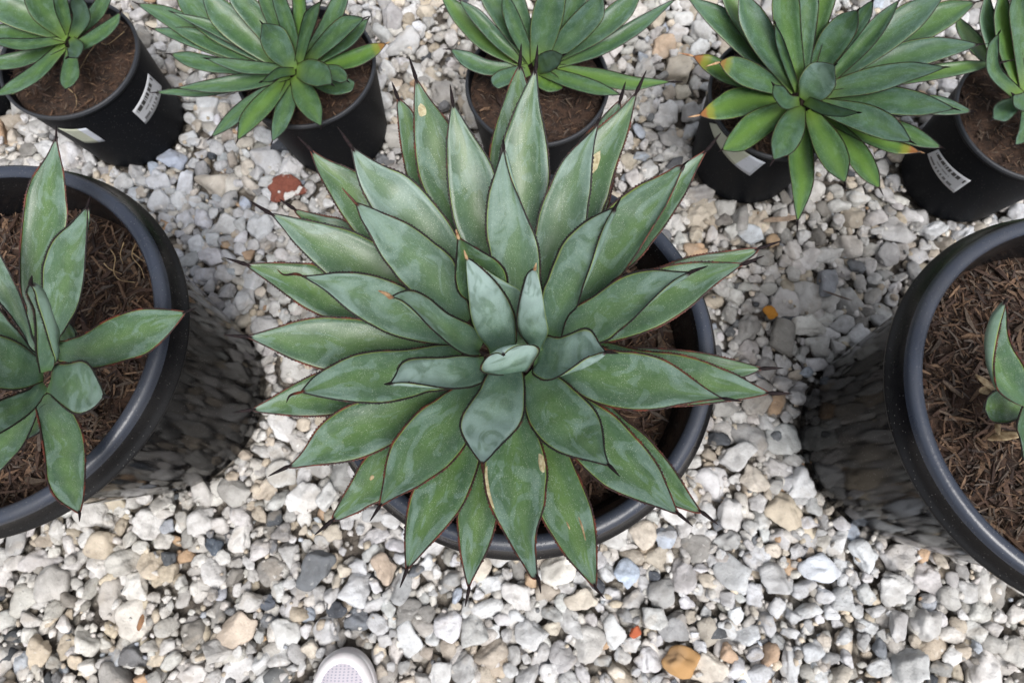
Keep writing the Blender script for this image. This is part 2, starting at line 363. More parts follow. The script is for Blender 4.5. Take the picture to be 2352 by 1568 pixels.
PROT2 = [stone_shape(2, rng) for _ in range(36)]; PROT1 = [stone_shape(1, rng, 12) for _ in range(24)]
def rotm(a, tx, ty):
    ca, sa = np.cos(a), np.sin(a); Rz = np.array([[ca, -sa, 0], [sa, ca, 0], [0, 0, 1]])
    Rx = np.array([[1, 0, 0], [0, math.cos(tx), -math.sin(tx)], [0, math.sin(tx), math.cos(tx)]])
    Ry = np.array([[math.cos(ty), 0, math.sin(ty)], [0, 1, 0], [-math.sin(ty), 0, math.cos(ty)]])
    return Rz @ Rx @ Ry
wf = np.sin(X[:, 0] * 3.1 + 1.0) * np.sin(X[:, 1] * 2.7 - .6) + .6 * np.sin(X[:, 0] * 6.3 - X[:, 1] * 5.1)
tn = tn * (1 + wf[:, None] * np.array([.012, -.012, -.055]) - .02) * np.array([.975, 1., 1.045])
# the 290 that show largest become single objects
vx = X[:, :2]
prj = np.array([[*(lambda q: (1176 + FPX * (q @ _X) / (q @ _F), 784 - FPX * (q @ _Y) / (q @ _F)))(np.array([a, b, 0]) - _C)] for a, b in vx])
inview = (prj[:, 0] > 10) & (prj[:, 0] < 2342) & (prj[:, 1] > 10) & (prj[:, 1] < 1558)
for n in ('LB', 'RB', 'CB'):                                      # hidden under the rims: not worth an object
    c = np.array([*POTS[n], BIG['h']]) - _C; u0 = 1176 + FPX * (c @ _X) / (c @ _F); v0 = 784 - FPX * (c @ _Y) / (c @ _F)
    inview &= np.hypot(prj[:, 0] - u0, prj[:, 1] - v0) > 440
cand = np.array([i for i in ids if i >= nsp and ok[i] and inview[i]])
first = [i for i in cand if i < nsp + npk]; rest = sorted([i for i in cand if i >= nsp + npk], key=lambda i: -rad[i])
single = set(first + rest[:290 - len(first)])
protos = []
for k in range(30):
    P = stone_shape(3, rng); me = bpy.data.meshes.new('stone'); me.from_pydata([tuple(p) for p in P], [], [tuple(map(int, f)) for f in ICO[3][1]])
    me.polygons.foreach_set('use_smooth', [True] * len(me.polygons)); me.materials.append(STONE_O); protos.append(me)
for i in sorted(single):
    o = bpy.data.objects.new('stone', protos[rng.integers(len(protos))]); COL.objects.link(o); o.parent = ground
    s = rad[i] * 1.03; o.scale = (s, s, s * rng.uniform(.85, 1.1)); o.location = (X[i, 0], X[i, 1], zt[i] + .004)
    o.rotation_euler = (rng.uniform(-.35, .35), rng.uniform(-.35, .35), rng.uniform(0, 6.28)); o.color = (*np.clip(tn[i], 0, 1), 1)
def bulk(name, X, rad, z, tn, prots, sub, idx):
    F0 = ICO[sub][1]; nv = len(ICO[sub][0]); VV = np.empty((len(idx) * nv, 3), np.float32); FF = np.empty((len(idx) * len(F0), 3), np.int32); TT = np.empty((len(idx) * nv, 3), np.float32)
    for j, i in enumerate(idx):
        P = prots[rng.integers(len(prots))] @ rotm(rng.uniform(0, 6.28), rng.normal(0, .3), rng.normal(0, .3)).T
        VV[j * nv:(j + 1) * nv] = P * rad[i] * 1.05 + [X[i, 0], X[i, 1], z[i]]
        FF[j * len(F0):(j + 1) * len(F0)] = F0 + j * nv; TT[j * nv:(j + 1) * nv] = tn[i]
    return tri_obj(name, VV, FF, STONE_T, parent=None, kind='stuff', tint=TT)
rest_i = [i for i in ids if i >= nsp and ok[i] and i not in single]
g1 = bulk('gravel', X, rad, zt, tn, PROT2, 2, rest_i)
g1['label'] = 'loose pale grey and tan crushed stone gravel spread over the ground'
# lower course, seen in the gaps, and fine chippings on top
X2, r2 = lay(5200, .0150, .3, .008, .028, iters=14, ov=.86)
t2 = tints(len(X2)); z2 = rng.uniform(-.017, -.010, len(X2))
X3, r3 = lay(11000, .0058, .38, .0022, .011, iters=2)
t3 = tints(len(X3)); z3 = rng.uniform(-.012, .004, len(X3))
def clear_all(Xa, ra): return np.nonzero(pot_clear(Xa, ra) & (np.hypot((Xa[:, 0] - shoe_c[0]) / .062, (Xa[:, 1] - shoe_c[1]) / .16) > 1))[0]
g2 = bulk('gravel_lower_course', X2, r2, z2, t2, PROT1, 1, clear_all(X2, r2))
PROT0 = [stone_shape(0, rng, 14) for _ in range(20)]
g3 = bulk('gravel_chippings', X3, r3, z3, t3, PROT0, 0, clear_all(X3, r3)); g3['label'] = 'fine pale grit and chips scattered among the gravel stones'
g2['label'] = 'lower gravel stones showing in the gaps of the top layer'

# ------------------------------------------------------------------ pots
def lathe(prof, N):
    V = []; F = []
    for r, z in prof:
        for k in range(N): a = 2 * math.pi * k / N; V.append((r * math.cos(a), r * math.sin(a), z))
    for j in range(len(prof) - 1):
        for k in range(N):
            a = j * N + k; b = j * N + (k + 1) % N; F.append((a, b, b + N, a + N))
    return V, F
def chips(name, parent, cx, cy, z, R, n, L0, bright, hump=.0):
    V = []; F = []; T = []
    tone = np.array([(.15, .085, .055), (.25, .15, .09), (.085, .045, .030), (.24, .18, .13), (.050, .028, .021), (.36, .23, .14), (.19, .15, .12), (.12, .065, .042)])
    for i in range(n):
        rr = R * math.sqrt(rng.uniform(0, 1)); a = rng.uniform(0, 6.28)
        L = L0 * math.exp(rng.normal(0, .42)); w = L * rng.uniform(.06, .20); t = w * rng.uniform(.25, .6)
        rr = min(rr, R - L * .45); px, py = cx + rr * math.cos(a), cy + rr * math.sin(a)
        M = rotm(rng.uniform(0, 6.28), rng.normal(0, .45), rng.normal(0, .30)); c = rng.uniform(-.25, .25) * L
        zz = z + rng.uniform(-.002, .012) + hump * (1 - (rr / R) ** 2)
        b = []
        for sx_, k in ((-.5, rng.uniform(.2, .8)), (0, 1), (.5, rng.uniform(.15, .7))):
            for sy, sz in ((-1, -1), (1, -1), (1, 1), (-1, 1)):
                b.append((sx_ * L, sy * w * .5 * k + (0 if sx_ else c * .4), sz * t * .5 * k + (t * .2 if not sx_ else 0)))
        b = np.array(b) @ M.T + [px, py, zz]; o = len(V) ; V.extend(b)
        for s in (0, 4):
            for k in range(4): F.append((o + s + k, o + s + (k + 1) % 4, o + s + 4 + (k + 1) % 4, o + s + 4 + k))
        F += [(o + 3, o + 2, o + 1, o), (o + 8, o + 9, o + 10, o + 11)]
        T.extend([tone[rng.integers(len(tone))] * rng.uniform(.75, 1.3) * bright] * 12)
    return tri_obj(name, np.array(V), F, CHIP, parent=parent, kind='stuff', tint=np.array(T), smooth=False)
def soil_disc(parent, cx, cy, z, R, hump=0):
    V = []; F = []; NR, N = 14, 48
    for j in range(NR + 1):
        for k in range(N):
            r = R * j / NR; a = 2 * math.pi * k / N
            V.append((cx + r * math.cos(a), cy + r * math.sin(a), z + hump * (1 - (j / NR) ** 2) + (rng.uniform(-.003, .004) if 0 < j < NR else 0)))
    for j in range(NR):
        for k in range(N): a = j * N + k; b = j * N + (k + 1) % N; F.append((a, a + N, b + N, b))
    return mesh_obj('soil', V, F, SOIL, parent)
ROOTS = {}
def to_local(o, root):
    o.matrix_parent_inverse = Matrix.Translation(-root.location)
def big_pot(key, label, chip_n, group):
    cx, cy = POTS[key]; b = BIG; R, h, hb = b['R'], b['h'], b['hb']
    root = thing('potted_agave', (cx, cy, 0), label, 'potted plant', group)
    body = [(0.0, .004), (b['Rb'] - .012, .004), (b['Rb'] - .003, .001), (b['Rb'], .006), (b['Rb'] + .003, .05), (R - .016, h - hb - .030), (R - .012, h - hb - .004), (R - .001, h - hb - .001)]
    V, F = lathe(body, 120); o = mesh_obj('pot', V, F, POT_BODY, root)
    ring = [(R - .001, h - hb - .001), (R + b['eb'], h - hb), (R + b['eb'] + .0018, h - hb + .002), (R + b['eb'] + .0010, h - hb + .005), (R + b['eb'] - .0020, h - hb + .007),
            (R + .0010, h - .012), (R + .0008, h - .006), (R - .0015, h - .0015), (R - .006, h + .0015), (R - .012, h + .0012), (R - .0165, h - .001), (R - .0190, h - .005),
            (R - .0225, h - .016), (R - .026, h - .06), (R - .036, h - .16)]
    V, F = lathe(ring, 120); fmi = [1 if j // 120 in (5, 6, 7, 8, 9, 10) else 0 for j in range(len(F))]; mesh_obj('pot_rim', V, F, [POT_BAND, POT_RIM], o, fm=fmi)
    soil_disc(root, 0, 0, h - .088, R - .0285, .012)
    chips('bark_mulch', root, 0, 0, h - .087, R - .031, chip_n, .0160, .50, .012)
    return root
def small_pot(key, label, group, chip_n=1100):
    cx, cy = POTS[key]; s = SM; R, h = s['R'], s['h']
    root = thing('potted_agave', (cx, cy, 0), label, 'potted plant', group)
    body = [(0, .003), (s['Rb'] - .01, .003), (s['Rb'] - .002, .0005), (s['Rb'], .005), (s['Rb'] + .002, .03), (R - .004, h - .022), (R - .003, h - .012)]
    V, F = lathe(body, 96); o = mesh_obj('pot', V, F, POT_SMALL, root)
    ring = [(R - .003, h - .012), (R, h - .011), (R + .0012, h - .006), (R + .0006, h - .001), (R - .002, h + .001), (R - .0045, h), (R - .0060, h - .004), (R - .008, h - .03), (R - .014, h - .09)]
    V, F = lathe(ring, 96); mesh_obj('pot_rim', V, F, [POT_SMALL, SMALL_RIM], o, fm=[1 if 1 < j // 96 < 6 else 0 for j in range(len(F))])
    soil_disc(root, 0, 0, h - .028, R - .0078, .004)
    chips('bark_mulch', root, 0, 0, h - .027, R - .009, chip_n, .0095, .55, .004)
    return root

# ------------------------------------------------------------------ leaves
def spline(P, n):
    P = np.asarray(P, float)
    Q = np.vstack([2 * P[0] - P[1], P, 2 * P[-1] - P[-2]]); out = []; segl = np.linalg.norm(np.diff(P, axis=0), axis=1) + 1e-9
    for i in range(len(P) - 1):
        p0, p1, p2, p3 = Q[i:i + 4]; m1 = (p2 - p0) / 2; m2 = (p3 - p1) / 2
        l = segl[i]
        for mm in (m1, m2):
            q = np.linalg.norm(mm)
            if q > 1.3 * l: mm *= 1.3 * l / q
        t = np.linspace(0, 1, 17)[:, None][:-1 if i < len(P) - 2 else None]
        out.append((2 * t**3 - 3 * t**2 + 1) * p1 + (t**3 - 2 * t**2 + t) * m1 + (-2 * t**3 + 3 * t**2) * p2 + (t**3 - t**2) * m2)
    C = np.vstack(out); s = np.r_[0, np.cumsum(np.linalg.norm(np.diff(C, axis=0), axis=1))]; u = np.linspace(0, s[-1], n)
    return np.c_[[np.interp(u, s, C[:, k]) for k in range(C.shape[1])]].T
def build_leaf(root, Lv, Rv, T, Sp, zb, zt, lift=.32, Mv=None, pw=1.0, marg='d', bloom=.5, n=30, nu=9, spine='d', mr=.0010, teeth=True, th0=.0055, mL=1, mR=1, dry=0, liftL=None, liftR=None, label=None, scars=()):
    L = spline(Lv, n); R = spline(Rv, n)
    M = spline(Mv, n) if Mv is not None else (L + R) / 2
    t = np.linspace(0, 1, n); z = zb + (zt - zb) * t ** pw
    m3 = at(M, z); l0 = at(L, z); r0 = at(R, z); hw = np.linalg.norm(l0 - r0, axis=1) / 2
    prof = np.sin(np.clip(t, 0, 1) * math.pi) ** .5 * .6 + .4 * (1 - t)
    hwm = np.maximum(hw, hw.max() * .35 * np.minimum(1, (1 - t) * 5))
    dl = (lift if liftL is None else liftL) * hwm * prof; dr = (lift if liftR is None else liftR) * hwm * prof
    L3 = at(L, z + dl); R3 = at(R, z + dr); ctrl = 2 * m3 - (L3 + R3) / 2
    u = np.linspace(0, 1, nu); G = np.empty((n, nu, 3))
    for k, uu in enumerate(u): G[:, k] = (1 - uu)**2 * L3 + 2 * uu * (1 - uu) * ctrl + uu**2 * R3
    du = np.gradient(G, axis=1); dt = np.gradient(G, axis=0); N = np.cross(du, dt); N /= np.linalg.norm(N, axis=2)[..., None] + 1e-12
    if (N * (_C - G)).sum() < 0: N = -N; flip = True
    else: flip = False
    Nk = N.copy()
    for _ in range(3):
        Nk[1:-1] = (Nk[:-2] + Nk[1:-1] + Nk[2:]) / 3
    Nk /= np.linalg.norm(Nk, axis=2)[..., None] + 1e-12
    th = (th0 * (1 - t)[:, None] ** .7 + .0012) * (1 - np.abs(2 * u - 1)[None] ** 2.2) + .0009
    Bk = G - Nk * th[..., None]
    # gentle waviness of the blade
    ph = rng.uniform(0, 6.28, 3); wv = .0011 * np.sin(t[:, None] * 15 + ph[0] + 2 * u[None]) * np.sin(math.pi * t)[:, None] + .0008 * np.sin(t[:, None] * 31 + ph[1] - 4 * u[None])
    G = G + Nk * (wv * (1 - np.abs(2 * u - 1)[None]) * 1.0)[..., None]
    org = np.array(root.location); V = np.r_[G.reshape(-1, 3), Bk.reshape(-1, 3)] - org; F = []; fm = []; o = n * nu
    for j in range(n - 1):
        for k in range(nu - 1):
            a = j * nu + k; q = (a, a + 1, a + 1 + nu, a + nu)
            F.append(q if not flip else q[::-1]); fm.append(0)
            q = (a + o, a + nu + o, a + 1 + nu + o, a + 1 + o); F.append(q if not flip else q[::-1]); fm.append(1)
        for k in (0, nu - 1):
            a = j * nu + k; q = (a, a + nu, a + nu + o, a + o); F.append(q if (k == 0) != flip else q[::-1]); fm.append(1)
    vv = np.repeat(t, nu); uu = np.tile(u, n); UV = np.c_[np.r_[uu, uu], np.r_[vv, vv]]
    lf = mesh_obj('leaf', V, F, [LEAF, LEAFB], root, fm=fm, uv=UV); lf['bloom'] = float(bloom); lf['patchy'] = 1. if teeth else .45; lf['dry'] = float(dry)
    if label: lf['label'] = label
    # horny margin: a thin toothed bead along both edges
    mat = MARG_R if marg == 'r' else MARG_D; MV = []; MF = []
    def bead(E, inner):
        ns = 4 * n if teeth else 2 * n
        C = spline(E[::2] if len(E) % 2 else np.vstack([E[::2], E[-1]]), ns); I = spline(inner[::2] if len(inner) % 2 else np.vstack([inner[::2], inner[-1]]), ns)
        out = C - I; out /= np.linalg.norm(out, axis=1)[:, None] + 1e-9; tg = np.gradient(C, axis=0); tg /= np.linalg.norm(tg, axis=1)[:, None] + 1e-9
        bi = np.cross(tg, out); o = len(MV)
        for j in range(ns):
            tt = j / (ns - 1); r = mr * (1.0 - .35 * abs(tt - .5)) * rng.uniform(.85, 1.15)
            tooth = (rng.uniform(.6, 1.5) * mr if (teeth and j % 2 and .12 < tt < .85) else 0)
            c = C[j] + out[j] * r * .2
            for k in range(5):
                a = 2 * math.pi * k / 5; p = c + out[j] * (math.cos(a) * r + (tooth if k == 0 else 0)) + bi[j] * math.sin(a) * r
                MV.append(p - org)
        for j in range(ns - 1):
            for k in range(5): a = o + j * 5 + k; b = o + j * 5 + (k + 1) % 5; MF.append((a, b, b + 5, a + 5))
    if mL: bead(L3 if False else G[:, 0], G[:, 1])
    if mR: bead(G[:, -1], G[:, -2])
    if MV: mesh_obj('margin', MV, MF, mat, lf)
    # terminal spine
    if Sp is not None:
        sp = np.asarray(Sp, float).reshape(-1, 2); tip = G[-1].mean(0); k0 = int(n * .93); back = G[k0].mean(0)
        slope = (G[-1].mean(0)[2] - G[-4].mean(0)[2]) / (np.linalg.norm((G[-1].mean(0) - G[-4].mean(0))[:2]) + 1e-6)
        pts = [back * .45 + tip * .55, tip]; zz = tip[2]
        prev = tip
        for q in sp:
            zz = zz + np.clip(slope, -.3, 1.2) * .012
            p = at([q], zz)[0]; pts.append(p)
        C = spline(pts, 12); tg = np.gradient(C, axis=0); tg /= np.linalg.norm(tg, axis=1)[:, None]
        Ls = np.linalg.norm(pts[-1] - pts[1]); SV = []; SF = []; r0_ = min(.0030, max(.0017, Ls * .13)) * (mr / .0010) ** .5 * (.62 if spine == 'r' else 1)
        a1 = np.cross(tg, [0, 0, 1.0]); a1 /= np.linalg.norm(a1, axis=1)[:, None] + 1e-9; a2 = np.cross(tg, a1)
        for j in range(12):
            f = j / 11; r = r0_ * (f * 4 if f < .25 else 1) * (1 - f) ** .7 + .00025
            for k in range(6):
                a = k * math.pi / 3; SV.append(C[j] + a1[j] * math.cos(a) * r + a2[j] * math.sin(a) * r - org)
        for j in range(11):
            for k in range(6): a = j * 6 + k; b = j * 6 + (k + 1) % 6; SF.append((a, b, b + 6, a + 6))
        mesh_obj('spine', SV, SF, SPINE_P if spine == 'p' else (MARG_R if spine == 'r' else SPINE), lf)
    for (ta, ua, lt, lu, mat_, nm) in scars:                        # scab patches on the blade
        SV = []; SF = []; ctr = None
        def pos(tt, uu):
            x = np.clip(tt, 0, .999) * (n - 1); j = int(x); fx = x - j; y = np.clip(uu, 0, .999) * (nu - 1); k = int(y); fy = y - k
            return (G[j, k] * (1 - fx) * (1 - fy) + G[j + 1, k] * fx * (1 - fy) + G[j, k + 1] * (1 - fx) * fy + G[j + 1, k + 1] * fx * fy), Nk[j, k]
        p, nn = pos(ta, ua); SV.append(p + nn * .0010 - org)
        for rr_, off in ((.6, .0012), (1, .0002)):
            for k in range(14):
                a = 2 * math.pi * k / 14; w = rng.uniform(.85, 1.1) * rr_; p, nn = pos(ta + math.cos(a) * lt * w, ua + math.sin(a) * lu * w); SV.append(p + nn * off - org)
        for k in range(14):
            SF.append((0, 1 + k, 1 + (k + 1) % 14)); SF.append((1 + k, 15 + k, 15 + (k + 1) % 14, 1 + (k + 1) % 14))
        mesh_obj(nm, SV, SF, mat_, lf)
    return lf
def leafE(root, tg, B, L, R, T, Sp, zb, zt, **kw):                  # edges given point by point
    B = tv(tg, B)[0]; L = tv(tg, L); R = tv(tg, R); T = tv(tg, T)[0]
    bw = .34 * np.linalg.norm(L[len(L) // 2] - R[len(R) // 2]) ; ax = T - B; nrm = np.array([-ax[1], ax[0]]) / (np.linalg.norm(ax) + 1e-9)
    if (L[0] - B) @ nrm < (R[0] - B) @ nrm: nrm = -nrm
    bw = min(bw, 26)
    Lp = np.vstack([B + nrm * bw, L, T]); Rp = np.vstack([B - nrm * bw, R, T])
    M = kw.pop('M', None); Mv = None if M is None else np.vstack([B, tv(tg, M), T])
    return build_leaf(root, Lp, Rp, T, None if Sp is None else tv(tg, Sp), zb, zt, Mv=Mv, **kw)
def leafK(root, tg, pts, Sp, zb, zt, sh=0, **kw):                   # centre line with half widths
    if len(pts) >= 3 and len(pts[-1]) == 2 and tg != 'V':
        a_, b_ = pts[-2], pts[-1]; pts = list(pts[:-1]) + [(a_[0] * .42 + b_[0] * .58, a_[1] * .42 + b_[1] * .58, a_[2] * .50), b_]
    p = np.array([q[:2] for q in pts], float); w = .93 * np.array([q[2] if len(q) > 2 else 1. for q in pts], float)
    v = tv(tg, p); k = TAGS[tg][2]; d = np.gradient(v, axis=0); d /= np.linalg.norm(d, axis=1)[:, None] + 1e-9; nrm = np.c_[-d[:, 1], d[:, 0]]
    L = v + nrm * (w * k)[:, None]; R = v - nrm * (w * k)[:, None]; L[-1] = R[-1] = v[-1]
    Mv = v + nrm * (w * k * sh)[:, None] if sh else None
    sp = None if Sp is None else tv(tg, Sp)
    if sp is None:
        e = v[-1] - v[-2]; e /= np.linalg.norm(e) + 1e-9; sp = [v[-1] + e * (9 if tg != 'V' else 12)]
    kw.setdefault('n', 20); kw.setdefault('nu', 7); kw.setdefault('teeth', False); kw.setdefault('mr', .0008)
    return build_leaf(root, L, R, v[-1], sp, zb, zt, Mv=Mv, **kw)

# ================================================================== the plants
# ---- middle plant
C_ = big_pot('CB', 'large blue green agave in the middle, full rosette over its black pot', 4200, 'large agaves in big black pots')
def c(tg, B, L, R, T, Sp, zb, zt, **k): return leafE(C_, tg, B, L, R, T, Sp, zb, zt, **k)
D_ = dict(marg='r', bloom=.25)
# outermost first
c('U', (640, 1500), [(345, 1050), (320, 960), (300, 850), (285, 720), (278, 620)], [(600, 1150), (480, 900), (375, 670), (320, 608)], (281, 575), (245, 480), .500, .555, **D_)
c('A', (1500, 1150), [(1000, 900), (830, 775), (740, 705), (600, 695), (450, 690), (300, 692)], [(1080, 1135), (830, 1110), (750, 1080), (650, 1030), (550, 960), (430, 870), (330, 800), (240, 735)], (205, 702), (38, 648), .500, .560, **D_)
c('A', (1500, 820), [(980, 362), (850, 330), (720, 300), (640, 280)], [(1050, 560), (800, 440), (620, 330)], (580, 265), (465, 190), .500, .535, **D_)
c('V', (1030, 720), [(845, 570), (813, 531), (784, 490), (757, 443), (734, 402), (722, 372)], [(950, 520), (880, 440), (817, 395), (782, 379), (742, 363)], (712, 342), (682, 313), .505, .59, **D_)
c('C', (1400, 250), [(1050, 90), (820, 160), (720, 200), (600, 260), (480, 330), (380, 390), (290, 440)], [(1200, 430), (1050, 470), (880, 505), (750, 515), (600, 515), (450, 500), (350, 490), (275, 478)], (250, 466), (105, 488), .500, .555, **D_)
c('C', (1700, 400), [(1160, 830), (1090, 920), (1040, 1020), (980, 1120), (920, 1230), (888, 1290)], [(1450, 900), (1350, 1080), (1250, 1180), (1180, 1210), (1080, 1270), (980, 1310), (910, 1335)], (880, 1332), (740, 1450), .500, .545, label='dull green outer leaf with a small brown crumb on it', scars=((.62, .42, .018, .05, HUSK, 'crumb'),), **D_)
c('B', (700, 1080), [(1000, 800), (1280, 730), (1380, 690), (1540, 640), (1700, 615), (1850, 595), (1980, 577)], [(1200, 850), (1600, 780), (1850, 720), (2010, 645)], (2070, 575), (2250, 515), .500, .550, **D_)
c('B', (650, 1400), [(850, 1350), (1000, 1352), (1200, 1358), (1450, 1375), (1650, 1400), (1850, 1445), (2000, 1485)], [(1100, 1480), (1400, 1530), (1700, 1590), (1900, 1590), (2020, 1555)], (2100, 1515), (2262, 1512), .500, .540, **D_)
c('D', (850, 200), [(1330, 470), (1440, 570), (1560, 660), (1660, 770), (1760, 890), (1850, 1020), (1930, 1150), (1990, 1240)], [(1100, 600), (1400, 950), (1600, 1130), (1810, 1225), (1900, 1250), (1980, 1275)], (2020, 1272), (2145, 1370), .500, .560, **D_)
c('D', (380, 450), [(200, 900), (105, 1260), (105, 1400), (120, 1568), (145, 1700), (165, 1790)], [(440, 900), (420, 1150), (400, 1330), (370, 1460), (330, 1568), (270, 1690), (215, 1790)], (187, 1870), (157, 2010), .500, .550, **D_)
c('U', (1210, 1500), [(1240, 1200), (1270, 990), (1340, 850), (1390, 790), (1460, 720), (1530, 640)], [(1480, 1300), (1560, 1000), (1590, 800), (1592, 640)], (1588, 590), (1620, 480), .505, .560, marg='r', bloom=.3)
c('U', (1060, 1600), [(880, 1350), (825, 1100), (820, 960), (825, 880), (845, 780), (875, 680), (910, 580), (950, 470)], [(1120, 1300), (1120, 900), (1070, 600), (1035, 480), (1015, 415)], (998, 378), (1007, 255), .505, .575, marg='r', bloom=.35)
c('D', (620, 330), [(640, 800), (700, 1150), (770, 1330), (830, 1430), (900, 1540), (955, 1620), (1070, 1750), (1150, 1835)], [(900, 600), (985, 850), (1030, 950), (1080, 1070), (1130, 1190), (1160, 1300), (1180, 1420), (1187, 1540), (1190, 1700), (1188, 1800)], (1182, 1865), (1250, 1945), .505, .575, label='lower leaf scratched by two thin brown scars', scars=((.70, .70, .060, .025, HUSK, 'scratch'), (.66, .42, .020, .02, HUSK, 'scratch')), **D_)
c('C', (1930, 330), [(1720, 700), (1520, 1090), (1480, 1220), (1460, 1350), (1450, 1500), (1455, 1640)], [(2070, 600), (2025, 890), (1980, 1030), (1920, 1180), (1850, 1290), (1750, 1410), (1640, 1530), (1540, 1640)], (1462, 1727), (1410, 1862), .505, .585, marg='r', bloom=.4)
c('B', (700, 1080), [(900, 560), (1130, 240), (1270, 80), (1400, -30), (1520, -110), (1600, -160)], [(980, 790), (1060, 720), (1160, 620), (1250, 500), (1330, 400), (1420, 260), (1500, 130), (1560, 0), (1620, -120)], (1660, -195), (1772, -330), .510, .600, marg='r', bloom=.35, lift=.5)
c('C', (1900, 220), [(1500, 260), (1090, 410), (1000, 440), (900, 500), (820, 560), (740, 650), (680, 750), (620, 830), (560, 890)], [(1750, 450), (1560, 620), (1340, 740), (1240, 790), (1150, 830), (1000, 870), (850, 890), (700, 905), (590, 920)], (522, 916), (375, 988), .505, .585, marg='r', bloom=.45)
c('A', (1850, 1330), [(1400, 1190), (1080, 1130), (950, 1122), (820, 1115), (680, 1130), (560, 1160), (450, 1195), (330, 1230)], [(1450, 1400), (1100, 1480), (960, 1530), (830, 1525), (700, 1490), (600, 1455), (500, 1410), (400, 1360), (300, 1310)], (208, 1268), (30, 1252), .505, .590, marg='r', bloom=.5)
c('B', (520, 1180), [(850, 920), (1100, 770), (1280, 735), (1400, 705), (1550, 688), (1700, 685), (1850, 688)], [(840, 1310), (1000, 1285), (1150, 1240), (1300, 1180), (1450, 1090), (1580, 990), (1700, 880), (1820, 790), (1910, 725)], (1960, 695), (2110, 632), .510, .600, marg='r', bloom=.55, lift=.36)
c('N', (-150, 745), [(100, 738), (300, 758), (450, 795), (560, 840), (660, 880), (760, 935), (830, 972)], [(100, 1020), (260, 1060), (400, 1058), (520, 1045), (700, 1020), (800, 1003)], (862, 987), (990, 990), .505, .575, marg='r', bloom=.4)
c('U', (1240, 1700), [(1180, 1400), (1250, 1050), (1350, 850), (1470, 745), (1500, 720), (1570, 660), (1640, 590)], [(1440, 1420), (1490, 1220), (1520, 1150), (1540, 1060), (1570, 960), (1610, 850), (1640, 750), (1660, 660), (1678, 580)], (1688, 535), (1742, 415), .510, .600, marg='r', bloom=.45, label='upper leaf with a long pale scar', scars=((.60, .50, .065, .11, SCAR, 'scar'),))
c('U', (880, 1780), [(560, 1350), (460, 1160), (430, 1100), (400, 1000), (382, 850), (378, 700), (378, 560)], [(780, 1350), (690, 950), (580, 730), (530, 660), (480, 600), (425, 515)], (386, 458), (345, 330), .510, .600, marg='r', bloom=.5, label='upper leaf with a small pale scar near its tip', scars=((.86, .38, .028, .20, SCAR, 'scar'),))
c('A', (1750, 1080), [(1480, 650), (1200, 520), (1120, 480), (1000, 430), (880, 400), (750, 370), (600, 340), (480, 315)], [(1300, 1040), (1000, 900), (830, 770), (740, 690), (660, 610), (590, 540), (520, 450), (440, 350)], (390, 300), (230, 202), .510, .615, marg='d', bloom=.6)
# middle ring
c('U', (1000, 1850), [(700, 1500), (640, 1380), (610, 1290), (590, 1180), (575, 1050), (570, 850), (582, 720)], [(960, 1400), (880, 1150), (850, 1020), (810, 930), (760, 850), (700, 760), (645, 670)], (603, 598), (588, 495), .515, .640, bloom=.7)
c('U', (1040, 1850), [(900, 1400), (880, 1100), (880, 960), (900, 840), (950, 700), (1000, 580), (1050, 480)], [(1090, 1400), (1150, 1180), (1172, 1050), (1165, 920), (1150, 800), (1125, 680), (1107, 560), (1100, 450)], (1092, 400), (1103, 265), .515, .640, bloom=.65)
c('C', (1990, 180), [(1850, 280), (1790, 320), (1700, 390), (1600, 450), (1500, 540), (1420, 640), (1350, 740), (1310, 860), (1290, 980), (1270, 1100)], [(2060, 330), (2010, 560), (1930, 730), (1850, 840), (1760, 930), (1640, 1010), (1530, 1080), (1400, 1140), (1300, 1195)], (1246, 1232), (1175, 1340), .515, .625, marg='r', bloom=.65)
c('D', (540, 250), [(430, 420), (350, 680), (305, 960), (320, 1080), (350, 1200), (410, 1330), (480, 1450), (540, 1560), (640, 1715), (690, 1790)], [(625, 430), (680, 570), (740, 700), (780, 830), (800, 960), (790, 1080), (780, 1200), (740, 1340), (700, 1480), (655, 1610), (720, 1500), (760, 1600)][:9] + [(770 - 60, 1530), (745 - 30, 1690)], (733, 1790), (752, 1905), .510, .605, marg='r', bloom=.6, label='lower leaf with torn pale edges', scars=((.50, .03, .11, .03, SCAR, 'torn_edge'), (.42, .94, .05, .05, SCAR, 'torn_edge')))
c('D', (720, 250), [(1000, 300), (1120, 380), (1250, 460), (1360, 540), (1470, 660), (1580, 780), (1670, 910), (1730, 1040), (1780, 1160), (1815, 1250)], [(760, 560), (900, 760), (1020, 850), (1100, 930), (1200, 1020), (1300, 1090), (1420, 1140), (1550, 1190), (1700, 1240), (1790, 1275)], (1838, 1288), (1945, 1380), .510, .605, marg='r', bloom=.6)
c('D', (700, 100), [(1100, -30), (1300, 5), (1480, 20), (1620, 45), (1740, 90), (1850, 160), (1960, 240), (2060, 310), (2150, 365)], [(900, 215), (1000, 300), (1100, 370), (1250, 430), (1400, 460), (1550, 468), (1700, 455), (1850, 425), (2000, 400), (2120, 385)], (2200, 380), (2335, 402), .515, .625, marg='r', bloom=.65, lift=.4)
c('B', (520, 1000), [(560, 800), (700, 480), (860, 290), (1010, 160), (1150, 70), (1310, 0), (1400, -60)], [(830, 980), (900, 850), (990, 780), (1050, 700), (1120, 600), (1180, 500), (1290, 320), (1350, 220), (1400, 110), (1450, 0)], (1478, -75), (1520, -118), .520, .650, marg='r', bloom=.65, lift=.5, M=[(700, 900), (930, 600), (1160, 350), (1320, 150), (1440, 0)])
